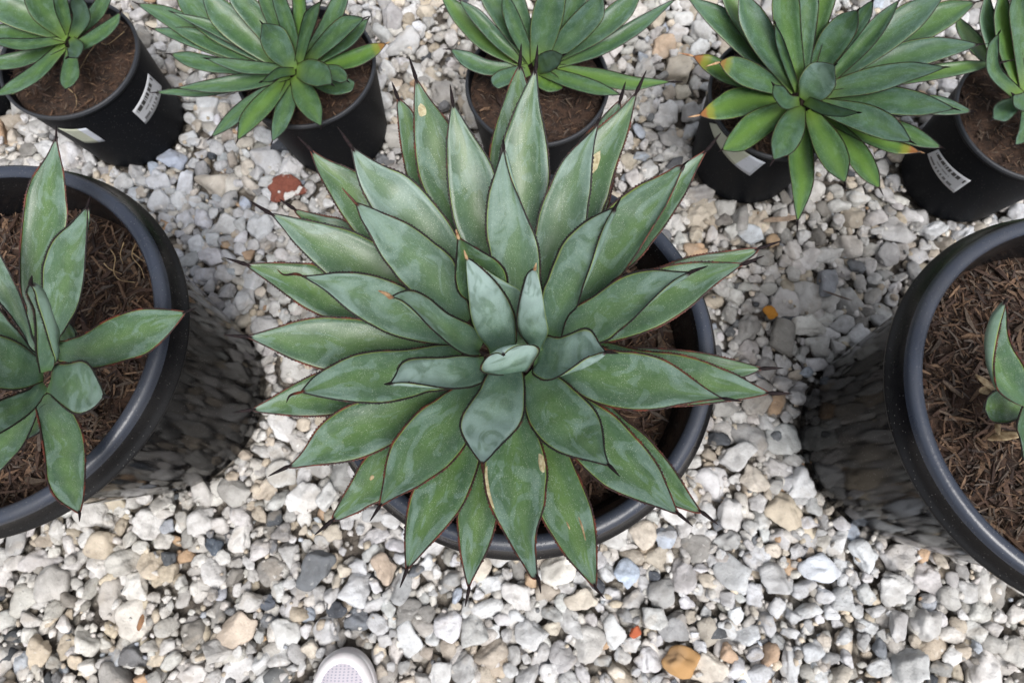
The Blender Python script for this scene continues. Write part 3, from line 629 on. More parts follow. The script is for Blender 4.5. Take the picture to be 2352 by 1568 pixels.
c('B', (430, 1230), [(640, 1030), (780, 950), (900, 860), (1000, 800), (1120, 760), (1250, 745), (1400, 757), (1480, 762)], [(830, 1312), (960, 1230), (1080, 1130), (1170, 1040), (1260, 950), (1350, 870), (1440, 805)], (1535, 760), (1670, 712), .520, .660, bloom=.75, lift=.5, M=[(700, 1180), (900, 1060), (1100, 980), (1300, 880), (1440, 820)])
c('C', (1900, 50), [(1730, -40), (1650, -30), (1450, 0), (1250, 8), (1100, 30), (1000, 60), (900, 110), (830, 150), (760, 190), (690, 260)], [(1850, 260), (1770, 310), (1650, 320), (1560, 350), (1450, 380), (1300, 410), (1180, 412), (1050, 405), (900, 385), (760, 360)], (635, 328), [(550, 355), (520, 410)], .515, .645, bloom=.65, spine='r')
c('A', (1850, 1270), [(1650, 1010), (1480, 900), (1400, 860), (1300, 820), (1200, 790), (1100, 772), (1000, 765), (880, 770), (760, 785), (690, 790)], [(1740, 1330), (1600, 1310), (1450, 1280), (1320, 1240), (1200, 1180), (1080, 1110), (960, 1020), (860, 930), (760, 860)], (640, 787), [(590, 775), (500, 782), (450, 740)], .520, .665, bloom=.85, lift=.4, spine='r')
c('V', (1130, 760), [(1010, 640), (960, 620), (900, 540), (868, 500), (851, 472), (830, 431), (820, 402), (812, 365)], [(1090, 640), (1060, 570), (1041, 528), (1015, 490), (986, 455), (962, 428), (930, 402), (900, 390), (850, 365)], (806, 336), (774, 290), .500, .660, bloom=.85)
c('U', (1000, 1900), [(1040, 1600), (1090, 1380), (1105, 1290), (1130, 1200), (1170, 1110), (1210, 1020), (1270, 920), (1340, 850), (1430, 765)], [(1240, 1700), (1350, 1450), (1390, 1290), (1400, 1200), (1415, 1100), (1420, 1000), (1430, 880), (1445, 800)], (1462, 712), (1490, 650), .520, .665, bloom=.8, lift=.42)
c('A', (1900, 1180), [(1930, 960), (1840, 690), (1790, 620), (1700, 550), (1600, 470), (1500, 400), (1400, 350), (1300, 310), (1200, 265), (1120, 235)], [(1700, 1100), (1600, 1000), (1490, 900), (1400, 810), (1340, 730), (1270, 640), (1220, 550), (1170, 450), (1120, 370), (1085, 285)], (1062, 218), (955, 100), .532, .680, bloom=.85, spine='r')
c('D', (640, 190), [(620, 300), (625, 420), (660, 560), (730, 670), (800, 740), (900, 800), (1020, 840), (1150, 870), (1230, 893)], [(900, 218), (1000, 300), (1100, 390), (1180, 480), (1220, 570), (1240, 680), (1250, 780), (1270, 860)], (1292, 905), (1370, 990), .525, .640, bloom=.7)
c('V', (1195, 800), [(1143, 680), (1136, 650), (1128, 590), (1118, 540), (1117, 500), (1122, 450), (1135, 405), (1150, 360)], [(1245, 720), (1240, 630), (1239, 585), (1228, 540), (1210, 500), (1190, 450), (1172, 405), (1162, 365)], (1157, 338), (1157, 318), .530, .700, bloom=.85, lift=.4, M=[(1190, 700), (1180, 560), (1175, 470), (1166, 390)])
# inner ring
c('B', (430, 1280), [(380, 900), (420, 810), (450, 720), (490, 630), (530, 540), (620, 440), (720, 360), (830, 300), (900, 268)], [(560, 1125), (640, 1030), (690, 870), (755, 690), (810, 520), (860, 395), (905, 310)], (940, 256), (990, 175), .540, .720, bloom=.85, lift=.55, M=[(500, 1050), (620, 850), (740, 640), (850, 440), (925, 300)])
c('C', (2080, 130), [(2060, 55), (1890, 45), (1750, 60), (1600, 62), (1500, 70), (1430, 100), (1395, 150), (1370, 210)], [(2130, 205), (2050, 255), (1960, 288), (1850, 299), (1740, 293), (1600, 272), (1450, 255)], (1330, 262), (1285, 267), .540, .690, bloom=1.2, lift=.5, M=[(1950, 170), (1780, 200), (1620, 225), (1450, 245)])
c('A', (2050, 1340), [(1970, 1180), (1890, 1140), (1780, 1085), (1700, 1020), (1640, 970), (1560, 925), (1480, 905), (1400, 925)], [(2050, 1412), (1950, 1410), (1850, 1365), (1740, 1275), (1640, 1185), (1560, 1100), (1480, 1025), (1400, 972)], (1340, 958), [(1300, 930), (1240, 905)], .540, .720, bloom=.85, lift=.5, spine='p', M=[(1930, 1300), (1800, 1220), (1640, 1100), (1500, 1015), (1410, 965)])
c('D', (480, 120), [(310, 230), (280, 300), (210, 400), (150, 490), (122, 570), (130, 640), (170, 720), (220, 800)], [(600, 150), (620, 250), (622, 350), (618, 480), (580, 590), (500, 680), (420, 760), (340, 850)], (290, 892), (294, 965), .540, .665, bloom=1.2, spine='r')
c('E', (1330, 1190), [(1450, 1010), (1560, 1035), (1700, 990), (1850, 930), (1940, 940), (2000, 1010), (2050, 1100)], [(1260, 1430), (1400, 1525), (1560, 1490), (1750, 1370), (1900, 1270), (2050, 1218)], (2125, 1195), (2280, 1216), .555, .665, bloom=1.2, lift=.55, M=[(1480, 1270), (1720, 1300), (1900, 1300), (2040, 1250)])
c('A', (2050, 1150), [(1960, 1010), (1880, 930), (1850, 840), (1848, 750), (1858, 620), (1862, 540)], [(2200, 1050), (2250, 850), (2230, 745), (2160, 665), (2060, 605), (1960, 545)], (1868, 488), (1848, 425), .545, .735, bloom=.3, lift=.7, spine='p', M=[(2050, 1050), (2060, 900), (2020, 780), (1940, 640)])
c('E', (1080, 1080), [(900, 1000), (760, 700), (640, 400), (580, 220)], [(1190, 700), (1130, 490), (980, 395), (800, 290), (660, 190)], (560, 120), None, .555, .695, bloom=1.1, lift=-.3, mL=0, mR=0)
c('E', (890, 1190), [(740, 1150), (620, 1000), (540, 780), (515, 560), (492, 300)], [(1065, 1120), (1072, 950), (1048, 760), (960, 560), (830, 380), (700, 250), (560, 130)], (488, 90), (458, 0), .560, .715, bloom=1.45, lift=-.6, mL=0, spine='p')
c('E', (1290, 1190), [(1215, 1110), (1130, 1010), (1085, 880), (1095, 700), (1150, 450), (1215, 260)], [(1370, 1150), (1448, 970), (1422, 780), (1372, 480), (1325, 290)], (1290, 225), (1308, 150), .560, .715, bloom=1.5, lift=-.6, mR=0, spine='p')
c('E', (1030, 1390), [(830, 1465), (700, 1440), (658, 1395), (690, 1310), (760, 1240), (850, 1210)], [(1180, 1430), (1260, 1330), (1335, 1205), (1320, 1140), (1220, 1115), (1080, 1130), (970, 1185)], (925, 1240), None, .585, .665, bloom=1.5, lift=-.5)

# ---- left plant
L_ = big_pot('LB', 'large agave on the left with an open rosette, cut by the left edge', 5200, 'large agaves in big black pots')
def l(tg, B, L, R, T, Sp, zb, zt, **k): return leafE(L_, tg, B, L, R, T, Sp, zb, zt, **k)
l('M', (300, 720), [(370, 560), (420, 590), (440, 625)], [(400, 700), (440, 670)], (445, 640), None, .47, .48, bloom=.1)
l('M', (230, 1000), [(180, 1120), (140, 1200)], [(260, 1080), (240, 1200), (200, 1235)], (150, 1260), None, .465, .475, bloom=.1)
l('M', (180, 650), [(160, 520), (125, 400), (118, 240), (125, 80), (160, -200), (220, -320), (285, -420)], [(260, 500), (300, 250), (390, 0), (386, -170), (370, -320), (345, -430)], (330, -520), (330, -585), .50, .60, bloom=.5, marg='r', lift=.3)
l('M', (340, 740), [(340, 690), (480, 650), (560, 600), (640, 555), (730, 520), (830, 495), (950, 495), (1040, 503)], [(340, 795), (430, 815), (540, 838), (650, 820), (750, 790), (850, 760), (930, 700), (1000, 630), (1060, 555)], (1092, 510), (1155, 487), .50, .57, bloom=.5, marg='r')
l('M', (260, 1000), [(230, 1150), (250, 1260), (270, 1400), (280, 1500), (330, 1600), (410, 1660)], [(320, 1010), (400, 1065), (450, 1140), (485, 1230), (500, 1350), (498, 1480), (490, 1600)], (468, 1695), (466, 1742), .50, .58, bloom=.5, marg='r', M=[(300, 1150), (370, 1300), (410, 1480), (460, 1620)])
l('M', (240, 1000), [(200, 1060), (100, 1110), (-50, 1200), (-150, 1350)], [(230, 1080), (190, 1180), (130, 1300), (60, 1380), (-20, 1460)], (-160, 1560), (-210, 1620), .50, .56, bloom=.6)
l('M', (230, 760), [(150, 665), (60, 530), (-60, 380), (-150, 200)], [(200, 690), (165, 560), (120, 420), (60, 290), (-10, 160), (-80, 60)], (-190, 20), (-240, -40), .51, .63, bloom=.8)
l('M', (280, 700), [(245, 430), (250, 350), (250, 260), (268, 190), (300, 110), (350, 50), (410, 0), (465, -60)], [(335, 690), (400, 580), (455, 480), (490, 330), (500, 200), (508, 60), (515, -40)], (515, -110), (530, -170), .51, .64, bloom=.7, M=[(310, 560), (390, 300), (440, 120), (505, -40)])
l('M', (260, 930), [(180, 960), (80, 1000), (-40, 1050), (-150, 1120)], [(275, 980), (200, 1080), (100, 1160), (-20, 1230), (-120, 1260)], (-260, 1290), (-320, 1310), .52, .64, bloom=.8)
l('M', (230, 800), [(190, 735), (120, 640), (60, 575), (0, 500), (-120, 380)], [(200, 790), (100, 700), (-50, 640), (-180, 520)], (-300, 330), (-350, 280), .53, .66, bloom=.8)
l('M', (260, 850), [(230, 780), (120, 700), (0, 650), (-150, 640)], [(255, 910), (200, 940), (100, 965), (0, 960), (-150, 930)], (-360, 800), (-410, 800), .54, .68, bloom=.8)
l('M', (290, 920), [(330, 820), (400, 815), (480, 800), (530, 830), (570, 900), (600, 965)], [(290, 990), (370, 1060), (440, 1105), (500, 1100), (560, 1065)], (612, 1005), (650, 1012), .54, .68, bloom=.9, lift=.45)
l('M', (270, 860), [(215, 740), (212, 620), (200, 500), (170, 430), (155, 380)], [(322, 800), (297, 700), (262, 580), (222, 460), (205, 390)], (180, 345), (188, 296), .56, .74, bloom=.85, lift=.5, M=[(305, 770), (310, 610), (275, 460), (225, 370)])

# ---- right plant
R_ = big_pot('RB', 'large agave on the right, mostly beyond the edge, wide mulch in its pot', 6200, 'large agaves in big black pots')
def r(tg, B, L, R, T, Sp, zb, zt, **k): return leafE(R_, tg, B, L, R, T, Sp, zb, zt, **k)
r('N', (2400, 1120), [(2300, 1000), (2200, 970), (2140, 1010)], [(2350, 1130), (2250, 1160), (2160, 1150)], (2120, 1080), None, .46, .47, bloom=.1)
r('N', (2440, 1150), [(2350, 1060), (2310, 1180), (2330, 1260)], [(2480, 1300), (2400, 1340)], (2350, 1380), None, .48, .52, bloom=.7)
r('N', (2400, 1060), [(2290, 1040), (2200, 970), (2176, 870), (2176, 760), (2200, 620), (2232, 500)], [(2400, 950), (2351, 830), (2285, 720), (2255, 620), (2252, 520)], (2243, 445), (2247, 430), .50, .66, bloom=.6, marg='r', lift=.6, M=[(2300, 1000), (2200, 860), (2155, 720), (2165, 560)])
r('N', (2480, 1050), [(2420, 820), (2450, 600), (2500, 400)], [(2560, 900), (2640, 650), (2600, 450)], (2560, 280), (2570, 230), .50, .64, bloom=.6)
r('N', (2520, 1150), [(2650, 1000), (2850, 900), (3000, 900)], [(2650, 1250), (2850, 1200), (3000, 1080)], (3120, 980), (3180, 970), .50, .60, bloom=.6)
r('N', (2480, 1250), [(2600, 1300), (2700, 1500), (2750, 1650)], [(2460, 1400), (2500, 1600), (2600, 1750)], (2720, 1800), (2740, 1860), .50, .60, bloom=.6)
for k, (x_, y_) in enumerate([(2160, 960), (2200, 1170), (2130, 930), (2240, 1240)]):     # dry husks at the foot of the plant
    p_ = at(tv('N', (x_, y_)), .452)[0]; q = np.random.default_rng(k); P_ = stone_shape(2, q) * [.018, .010, .004]
    o_ = tri_obj('dry_husk', P_ @ rotm(k, .5, .3).T + p_ - np.array(R_.location), ICO[2][1], HUSK, parent=R_)

# ---- the row of small pots
GS = 'small agaves in a row of black nursery pots'
def ks(root, tg, rows, cz, ctr, **kw):
    for q in rows:
        q = ([(q[0][0][0] + .55 * (ctr[0] - q[0][0][0]), q[0][0][1] + .55 * (ctr[1] - q[0][0][1]), q[0][0][2])] + list(q[0][1:]),) + tuple(q[1:])
        pts, zt = q[0], q[1]; sp = q[2] if len(q) > 2 else None; ex = dict(q[3]) if len(q) > 3 else {}
        for a, b in kw.items(): ex.setdefault(a, b)
        zb = ex.pop('zb', cz); ex.setdefault('lift', .38); leafK(root, tg, pts, sp, zb, zt, **ex)
P1 = small_pot('P1', 'small agave in a black pot at top left with a barcode sticker', GS)
ks(P1, 'T', [
 ([(380, 200, 40), (150, 90, 100), (-20, 20, 90), (-120, -40)], .33), ([(330, 290, 30), (150, 340, 50), (0, 370, 45), (-120, 390)], .27),
 ([(350, 230, 30), (120, 200, 60), (-80, 180, 30), (-130, 175)], .31), ([(410, 180, 25), (365, 50, 45), (340, -80, 30), (335, -120)], .36),
 ([(440, 300, 30), (480, 260, 40), (600, 190, 45), (675, 125, 30), (705, 75)], .31), ([(460, 190, 30), (560, 80, 50), (620, -20, 40), (650, -90)], .34),
 ([(385, 190, 45), (260, 60, 90), (180, -60, 60), (130, -140)], .35), ([(330, 320, 30), (220, 420, 50), (80, 510, 42), (-40, 565)], .29, None, dict(marg='d')),
 ([(345, 245, 20), (150, 262, 36), (20, 250, 26), (-60, 240)], .33), ([(425, 350, 30), (412, 430, 60), (390, 490, 42), (385, 525)], .28),
 ([(440, 220, 30), (478, 110, 56), (455, 20, 48), (425, -40)], .38, None, dict(bloom=.8)), ([(420, 230, 20), (450, 270, 45), (430, 310, 45), (400, 335)], .35, None, dict(bloom=.8))], .245, (412, 225), bloom=.35)
P2 = small_pot('P2', 'bushy small agave second from the left in the top row', GS)
ks(P2, 'T', [
 ([(1600, 370, 40), (1300, 170, 90), (1130, 30, 80), (1020, -80)], .31), ([(1500, 520, 30), (1200, 545, 24), (1000, 540, 20), (915, 545)], .27, (875, 545)),
 ([(1600, 430, 30), (1250, 380, 50), (1100, 345, 45), (1000, 318)], .27, (960, 318)), ([(1650, 300, 40), (1520, 120, 75), (1400, -10, 60), (1330, -100)], .36),
 ([(1700, 300, 40), (1600, 80, 55), (1540, -60, 40), (1500, -150)], .38), ([(1860, 300, 40), (1930, 150, 55), (2000, 0, 50), (2040, -100)], .36),
 ([(1900, 330, 30), (2030, 250, 42), (2110, 170, 36), (2165, 110)], .31), ([(1900, 380, 30), (2060, 350, 55), (2180, 300, 46), (2272, 256)], .28, None, dict(bloom=0, dry=.8, spine='p', label='green leaf with a dry brown tip')),
 ([(1850, 490, 30), (1950, 510, 50), (2050, 500, 45), (2085, 480)], .26), ([(1650, 510, 30), (1480, 600, 45), (1350, 710, 42), (1240, 808)], .29, (1215, 828)),
 ([(1580, 380, 40), (1250, 230, 80), (980, 90, 55), (800, 20)], .31, (770, 5)), ([(1600, 360, 45), (1440, 200, 92), (1300, 80, 85), (1180, -60)], .34),
 ([(1620, 380, 40), (1400, 310, 62), (1150, 225, 62), (890, 168)], .30, (850, 145)), ([(1620, 350, 40), (1450, 260, 45), (1250, 160, 40), (1010, 72)], .33),
 ([(1760, 300, 30), (1760, 50, 42), (1740, -100, 30), (1730, -180)], .39, None, dict(bloom=.1)), ([(1740, 330, 40), (1690, 150, 48), (1640, 0, 42), (1610, -80)], .39),
 ([(1650, 450, 35), (1450, 480, 55), (1250, 505, 42), (1040, 518)], .30), ([(1680, 520, 30), (1680, 620, 60), (1640, 740, 48), (1600, 832)], .29, (1590, 855)),
 ([(1860, 400, 30), (1970, 430, 50), (2020, 460, 35), (2040, 475)], .30), ([(1700, 400, 25), (1450, 395, 42), (1320, 368, 28), (1215, 345)], .33),
 ([(1850, 320, 30), (1950, 220, 58), (2040, 140, 55), (2140, 108)], .35, (2172, 95)), ([(1650, 490, 30), (1560, 600, 65), (1460, 710, 58), (1395, 825)], .31, (1384, 850), dict(bloom=.15)),
 ([(1720, 480, 35), (1790, 560, 75), (1840, 650, 62), (1888, 740)], .31, (1885, 762), dict(bloom=.3)), ([(1720, 420, 22), (1640, 430, 32), (1580, 465, 20), (1540, 480)], .36),
 ([(1710, 400, 30), (1650, 300, 85), (1600, 210, 85), (1540, 138)], .35, None, dict(bloom=.7)), ([(1760, 350, 25), (1790, 220, 38), (1830, 90, 42), (1885, 10)], .42, None, dict(lift=.8)),
 ([(1740, 410, 40), (1810, 420, 78), (1890, 445, 75), (1950, 495)], .36, None, dict(bloom=.4))], .245, (1745, 420), bloom=.4)
P3 = small_pot('P3', 'small agave directly behind the middle plant with pale front stub leaf', GS)
ks(P3, 'U', [
 ([(1150, 300, 40), (1280, 90, 80), (1350, -60, 60), (1380, -160)], .37), ([(1020, 300, 40), (900, 110, 60), (820, -20, 60), (770, -120)], .36),
 ([(1060, 300, 40), (1000, 100, 60), (960, -60, 50), (940, -160)], .37),
 ([(980, 370, 30), (800, 250, 55), (640, 80, 55), (520, -60)], .31, None, dict(bloom=.15)), ([(960, 400, 25), (820, 400, 48), (690, 350, 50), (590, 290)], .28, (540, 290)),
 ([(1230, 400, 30), (1450, 450, 52), (1650, 490, 45), (1890, 482)], .28, (1960, 482), dict(bloom=.15)), ([(1230, 330, 30), (1430, 200, 65), (1600, 60, 70), (1720, -60)], .33),
 ([(1250, 370, 30), (1450, 290, 48), (1680, 160, 46), (1920, -10)], .31), ([(990, 360, 30), (880, 240, 45), (740, 90, 42), (640, 0)], .34, None, dict(lift=.7)),
 ([(1120, 350, 50), (1150, 150, 95), (1190, -30, 85), (1220, -180)], .40, None, dict(bloom=.6)), ([(1190, 340, 35), (1310, 200, 78), (1430, 70, 75), (1480, -60)], .38, None, dict(bloom=.7)),
 ([(1040, 330, 30), (985, 190, 50), (935, 60, 44), (900, -60)], .38), ([(1000, 420, 40), (900, 460, 52), (850, 490, 40), (838, 500)], .28, None, dict(bloom=.7)),
 ([(1130, 430, 30), (1300, 475, 48), (1450, 520, 42), (1590, 557)], .29, None, dict(bloom=.3)), ([(1090, 480, 60), (1180, 490, 60), (1230, 510, 30), (1250, 520)], .255, None, dict(bloom=0)),
 ([(1080, 410, 40), (1140, 375, 62), (1200, 345, 55), (1250, 325)], .37, None, dict(bloom=.8))], .245, (1095, 400), bloom=.45)
P4 = small_pot('P4', 'widest small agave in the top row, leaves hiding its cream labelled pot', GS)
ks(P4, 'X', [
 ([(800, 330, 40), (690, 110, 60), (610, -50, 50), (570, -130)], .36, None, dict(bloom=.1)), ([(850, 500, 40), (620, 440, 60), (500, 370, 55), (405, 330)], .28, (315, 310), dict(bloom=0, dry=1, spine='p', label='leaf with a dry brown tip')),
 ([(1500, 440, 40), (1850, 420, 48), (2050, 390, 35), (2195, 372)], .30, (2300, 350), dict(bloom=.2)), ([(1450, 590, 40), (1850, 620, 60), (1980, 645, 28), (2050, 655)], .30),
 ([(1250, 760, 30), (1420, 800, 40), (1600, 860, 48), (1745, 895)], .29, None, dict(bloom=0, dry=1, spine='p', label='leaf with a dry brown tip')), ([(1230, 720, 30), (1350, 880, 75), (1440, 1010, 62), (1505, 1110)], .28, (1525, 1150), dict(bloom=.1)),
 ([(1400, 700, 40), (1650, 780, 62), (1770, 830, 42), (1868, 868)], .30, None, dict(bloom=.3)), ([(1400, 330, 50), (1700, 180, 95), (1900, 80, 80), (2070, 12)], .34, (2115, 5), dict(bloom=.3)),
 ([(1050, 740, 30), (1040, 900, 78), (1048, 1080, 68), (1020, 1305)], .28, (1018, 1365), dict(bloom=.1)), ([(1010, 460, 40), (1060, 200, 70), (1080, 0, 70), (1090, -150)], .40),
 ([(1060, 440, 40), (1110, 150, 90), (1180, -50, 80), (1230, -180)], .40, None, dict(bloom=.2)), ([(860, 560, 40), (680, 600, 92), (540, 650, 62), (440, 678)], .30, (375, 690), dict(bloom=.1, dry=1, spine='p', label='leaf with a dry brown tip')),
 ([(900, 440, 40), (720, 260, 78), (560, 110, 75), (370, -20)], .34, None, dict(bloom=.4)), ([(940, 640, 40), (790, 730, 90), (670, 830, 72), (575, 882)], .32, None, dict(bloom=.1)),
 ([(1280, 400, 50), (1500, 240, 95), (1700, 90, 88), (1890, -40)], .37, None, dict(bloom=.6)), ([(1330, 440, 50), (1600, 350, 88), (1850, 285, 72), (2090, 262)], .35, (2145, 258), dict(bloom=.6)),
 ([(1270, 440, 30), (1390, 270, 58), (1510, 130, 50), (1620, 0)], .38, None, dict(lift=.7, bloom=.4)), ([(970, 470, 40), (850, 280, 88), (750, 100, 84), (680, -60)], .38, None, dict(bloom=.6)),
 ([(1010, 450, 45), (970, 220, 80), (950, 0, 85), (960, -150)], .42, None, dict(bloom=.3)), ([(1180, 380, 30), (1320, 200, 58), (1410, 90, 48), (1465, 0)], .40),
 ([(1250, 590, 50), (1500, 585, 88), (1720, 610, 76), (1945, 640)], .36, (1980, 652), dict(bloom=.6)), ([(1230, 510, 40), (1450, 475, 80), (1680, 420, 58), (1890, 396)], .38, (1920, 395), dict(bloom=.6)),
 ([(1180, 640, 40), (1400, 690, 88), (1560, 755, 78), (1690, 835)], .35, (1720, 850), dict(bloom=.6)), ([(900, 500, 35), (740, 440, 82), (630, 385, 62), (558, 368)], .34, (480, 392), dict(bloom=.4, dry=.7, spine='p')),
 ([(1120, 400, 40), (1220, 260, 92), (1310, 140, 78), (1375, 60)], .385, None, dict(bloom=.5)), ([(1130, 720, 40), (1195, 840, 92), (1255, 960, 82), (1300, 1075)], .33, (1300, 1120), dict(bloom=.2)),
 ([(1010, 660, 40), (985, 740, 88), (935, 850, 82), (878, 940)], .37, (855, 980), dict(bloom=.4)), ([(990, 490, 20), (955, 360, 28), (915, 240, 26), (888, 140)], .44, None, dict(lift=.9)),
 ([(1010, 610, 30), (960, 600, 48), (910, 540, 45), (880, 500)], .42, None, dict(bloom=.7)), ([(1080, 600, 30), (1180, 640, 38), (1290, 662, 26), (1375, 662)], .42, None, dict(bloom=.7)),
 ([(1070, 600, 40), (1110, 520, 105), (1170, 440, 105), (1240, 385)], .33, None, dict(bloom=1.0))], .245, (1050, 585), bloom=.45)
P5 = small_pot('P5', 'small agave at the top right corner with a barcode sticker on its pot', GS)
ks(P5, 'X', [
 ([(2250, 420, 30), (2060, 250, 55), (1980, 150, 36), (1960, 100)], .30, None, dict(bloom=.1)), ([(2320, 500, 30), (2220, 350, 60), (2140, 130, 55), (2130, -60)], .36),
 ([(2350, 500, 40), (2270, 300, 70), (2230, 100, 60), (2220, -80)], .38, None, dict(bloom=.1)), ([(2300, 560, 40), (2180, 420, 45), (2170, 280, 35), (2200, 200)], .36, (2215, 175)),
 ([(2400, 500, 40), (2350, 250, 70), (2320, 50, 60), (2330, -100)], .40), ([(2450, 500, 40), (2550, 250, 80), (2600, 50, 60), (2620, -100)], .36), ([(2500, 560, 40), (2700, 500, 70), (2850, 480, 50), (2950, 450)], .30),
 ([(2450, 650, 40), (2550, 800, 60), (2620, 900, 40), (2650, 950)], .28), ([(2400, 660, 30), (2360, 760, 40), (2330, 820, 30), (2300, 850)], .27),
 ([(2330, 620, 30), (2250, 640, 62), (2210, 670, 60), (2170, 700)], .34, None, dict(bloom=.7)), ([(2420, 600, 40), (2360, 600, 60), (2320, 590, 50), (2290, 560)], .37, None, dict(bloom=.6))], .245, (2340, 570), bloom=.4)
P0 = small_pot('P0', 'small potted agave at the far left edge, only its black pot showing', GS, 200)
p0c = (POTS['P0'][0], POTS['P0'][1])
def ring_leaves(root, cx, cy, n, L, cz, seed):                     # a plain rosette for the parts of plants outside the frame
    q = np.random.default_rng(seed)
    for k in range(n):
        a = k * 2.4 + q.uniform(-.1, .1); el = .35 + .75 * k / n; b = np.array([cx + .015 * math.cos(a), cy + .015 * math.sin(a), cz]); ln = L * q.uniform(.85, 1.1)
        t_ = b + ln * np.array([math.cos(a) * math.cos(el), math.sin(a) * math.cos(el), math.sin(el)]); w_ = L * .17
        P_ = [b + (t_ - b) * f for f in (0, .4, .75, 1)]; pr = [(1176 + FPX * ((p - _C) @ _X) / ((p - _C) @ _F), 784 - FPX * ((p - _C) @ _Y) / ((p - _C) @ _F)) for p in P_]
        ws = [.5, 1, .75, .05]
        leafK(root, 'V', [(*pr[j], w_ * ws[j] * FPX / (CAM_H - P_[j][2]) * .6) for j in range(4)], None, b[2], t_[2], bloom=.4)
ring_leaves(P0, *p0c, 9, .15, .245, 5)

# ---- stickers wrapped round the small pots
def ray_cone(px, key):
    d = ((px[0] - 1176) / FPX) * _X - ((px[1] - 784) / FPX) * _Y + _F; cx, cy = POTS[key]; lo = None
    for s in np.linspace(.8, 2.2, 4000):
        p = _C + d * s
        if p[2] < 0: break
        rr = SM['Rb'] + .002 + (SM['R'] - .004 - SM['Rb'] - .002) * (p[2] - .03) / (SM['h'] - .052)
        if p[2] < SM['h'] and math.hypot(p[0] - cx, p[1] - cy) <= rr + .0008: return math.atan2(p[1] - cy, p[0] - cx), p[2]
    return None
def sticker_material(name, kind):
    g = NT(name); s_ = g.n('ShaderNodeSeparateXYZ', {0: g.uv()}); U = s_; V = s_.node.outputs[1]
    base = (.60, .62, .66)
    if kind == 'bar':
        x = g.math('MULTIPLY', U, 46.); w = g.n('ShaderNodeTexWhiteNoise', {'W': g.math('FLOOR', x)}, noise_dimensions='1D')
        x2 = g.n('ShaderNodeTexWhiteNoise', {'W': g.math('FLOOR', g.math('MULTIPLY', U, 30.))}, noise_dimensions='1D'); x3 = g.n('ShaderNodeTexWhiteNoise', {'W': g.math('ADD', g.math('FLOOR', g.math('MULTIPLY', U, 24.)), 90.)}, noise_dimensions='1D')
        def band(a, b): return g.math('MULTIPLY', g.math('GREATER_THAN', V, a), g.math('LESS_THAN', V, b))
        def span(a, b): return g.math('MULTIPLY', g.math('GREATER_THAN', U, a), g.math('LESS_THAN', U, b))
        k1 = g.math('MULTIPLY', g.math('MULTIPLY', band(.66, .86), span(.07, .95)), g.math('GREATER_THAN', w, .28))
        k2 = g.math('MULTIPLY', g.math('MULTIPLY', band(.43, .51), span(.25, .66)), g.math('MULTIPLY', g.math('GREATER_THAN', x2, .35), .55))
        k3 = g.math('MULTIPLY', g.math('MULTIPLY', band(.13, .27), span(.08, .86)), g.math('MULTIPLY', g.math('GREATER_THAN', x3, .30), .8))
        col = g.mix(g.math('MAXIMUM', k1, g.math('MAXIMUM', k2, k3)), base, (.03, .03, .03))
    elif kind == 'cream':
        col = g.mix(g.math('GREATER_THAN', U, .70), (.50, .53, .42), (.62, .66, .74)); n = g.noise(g.uv(), 5, 3)
        col = g.mix(g.math('MULTIPLY', g.ss(n, .55, .7), .3), col, (.35, .37, .33))
    else: col = base
    return g.set(Base_Color=col, Roughness=.45)
def sticker(root, key, corners, tg, mat, label=None):              # corners: U0V1, U1V1, U1V0, U0V0
    cs = [ray_cone(q, key) for q in tv(tg, corners)]
    if any(c_ is None for c_ in cs): print('sticker missed', key, cs); return
    a0 = cs[0][0]; A = np.array([((c_[0] - a0 + math.pi) % (2 * math.pi) - math.pi + a0, c_[1]) for c_ in cs]); nn, mm = 16, 6; V = []; F = []; UV = []
    for j in range(mm + 1):
        for k in range(nn + 1):
            u, v = k / nn, j / mm; q = A[3] * (1 - u) * (1 - v) + A[2] * u * (1 - v) + A[1] * u * v + A[0] * (1 - u) * v
            for s in (0,):
                rr = SM['Rb'] + .002 + (SM['R'] - .004 - SM['Rb'] - .002) * (q[1] - .03) / (SM['h'] - .052) + .0011
                V.append((rr * math.cos(q[0]), rr * math.sin(q[0]), q[1])); UV.append((u, v))
    for j in range(mm):
        for k in range(nn): a = j * (nn + 1) + k; F.append((a, a + 1, a + nn + 2, a + nn + 1))
    o = mesh_obj('sticker', V, F, mat, root, uv=UV); md = o.modifiers.new('t', 'SOLIDIFY'); md.thickness = .0004; md.offset = 0
    if label: o['label'] = label
SB, SC, SW = sticker_material('sticker_barcode', 'bar'), sticker_material('sticker_cream', 'cream'), sticker_material('sticker_white', 'w')
sticker(P1, 'P1', [(778, 655), (868, 432), (948, 508), (856, 728)], 'T', SB, 'white barcode sticker')
sticker(P1, 'P1', [(340, 752), (505, 752), (618, 828), (500, 838)], 'T', SC, 'cream and white sticker')
sticker(P2, 'P2', [(2192, 585), (2212, 490), (2252, 570), (2232, 658)], 'T', SW)
sticker(P4, 'P4', [(600, 722), (832, 955), (740, 1032), (503, 722)], 'X', SC, 'cream sticker with a white end')
sticker(P5, 'P5', [(1850, 878), (2040, 1062), (1940, 1132), (1785, 905)], 'X', SB, 'white barcode sticker')
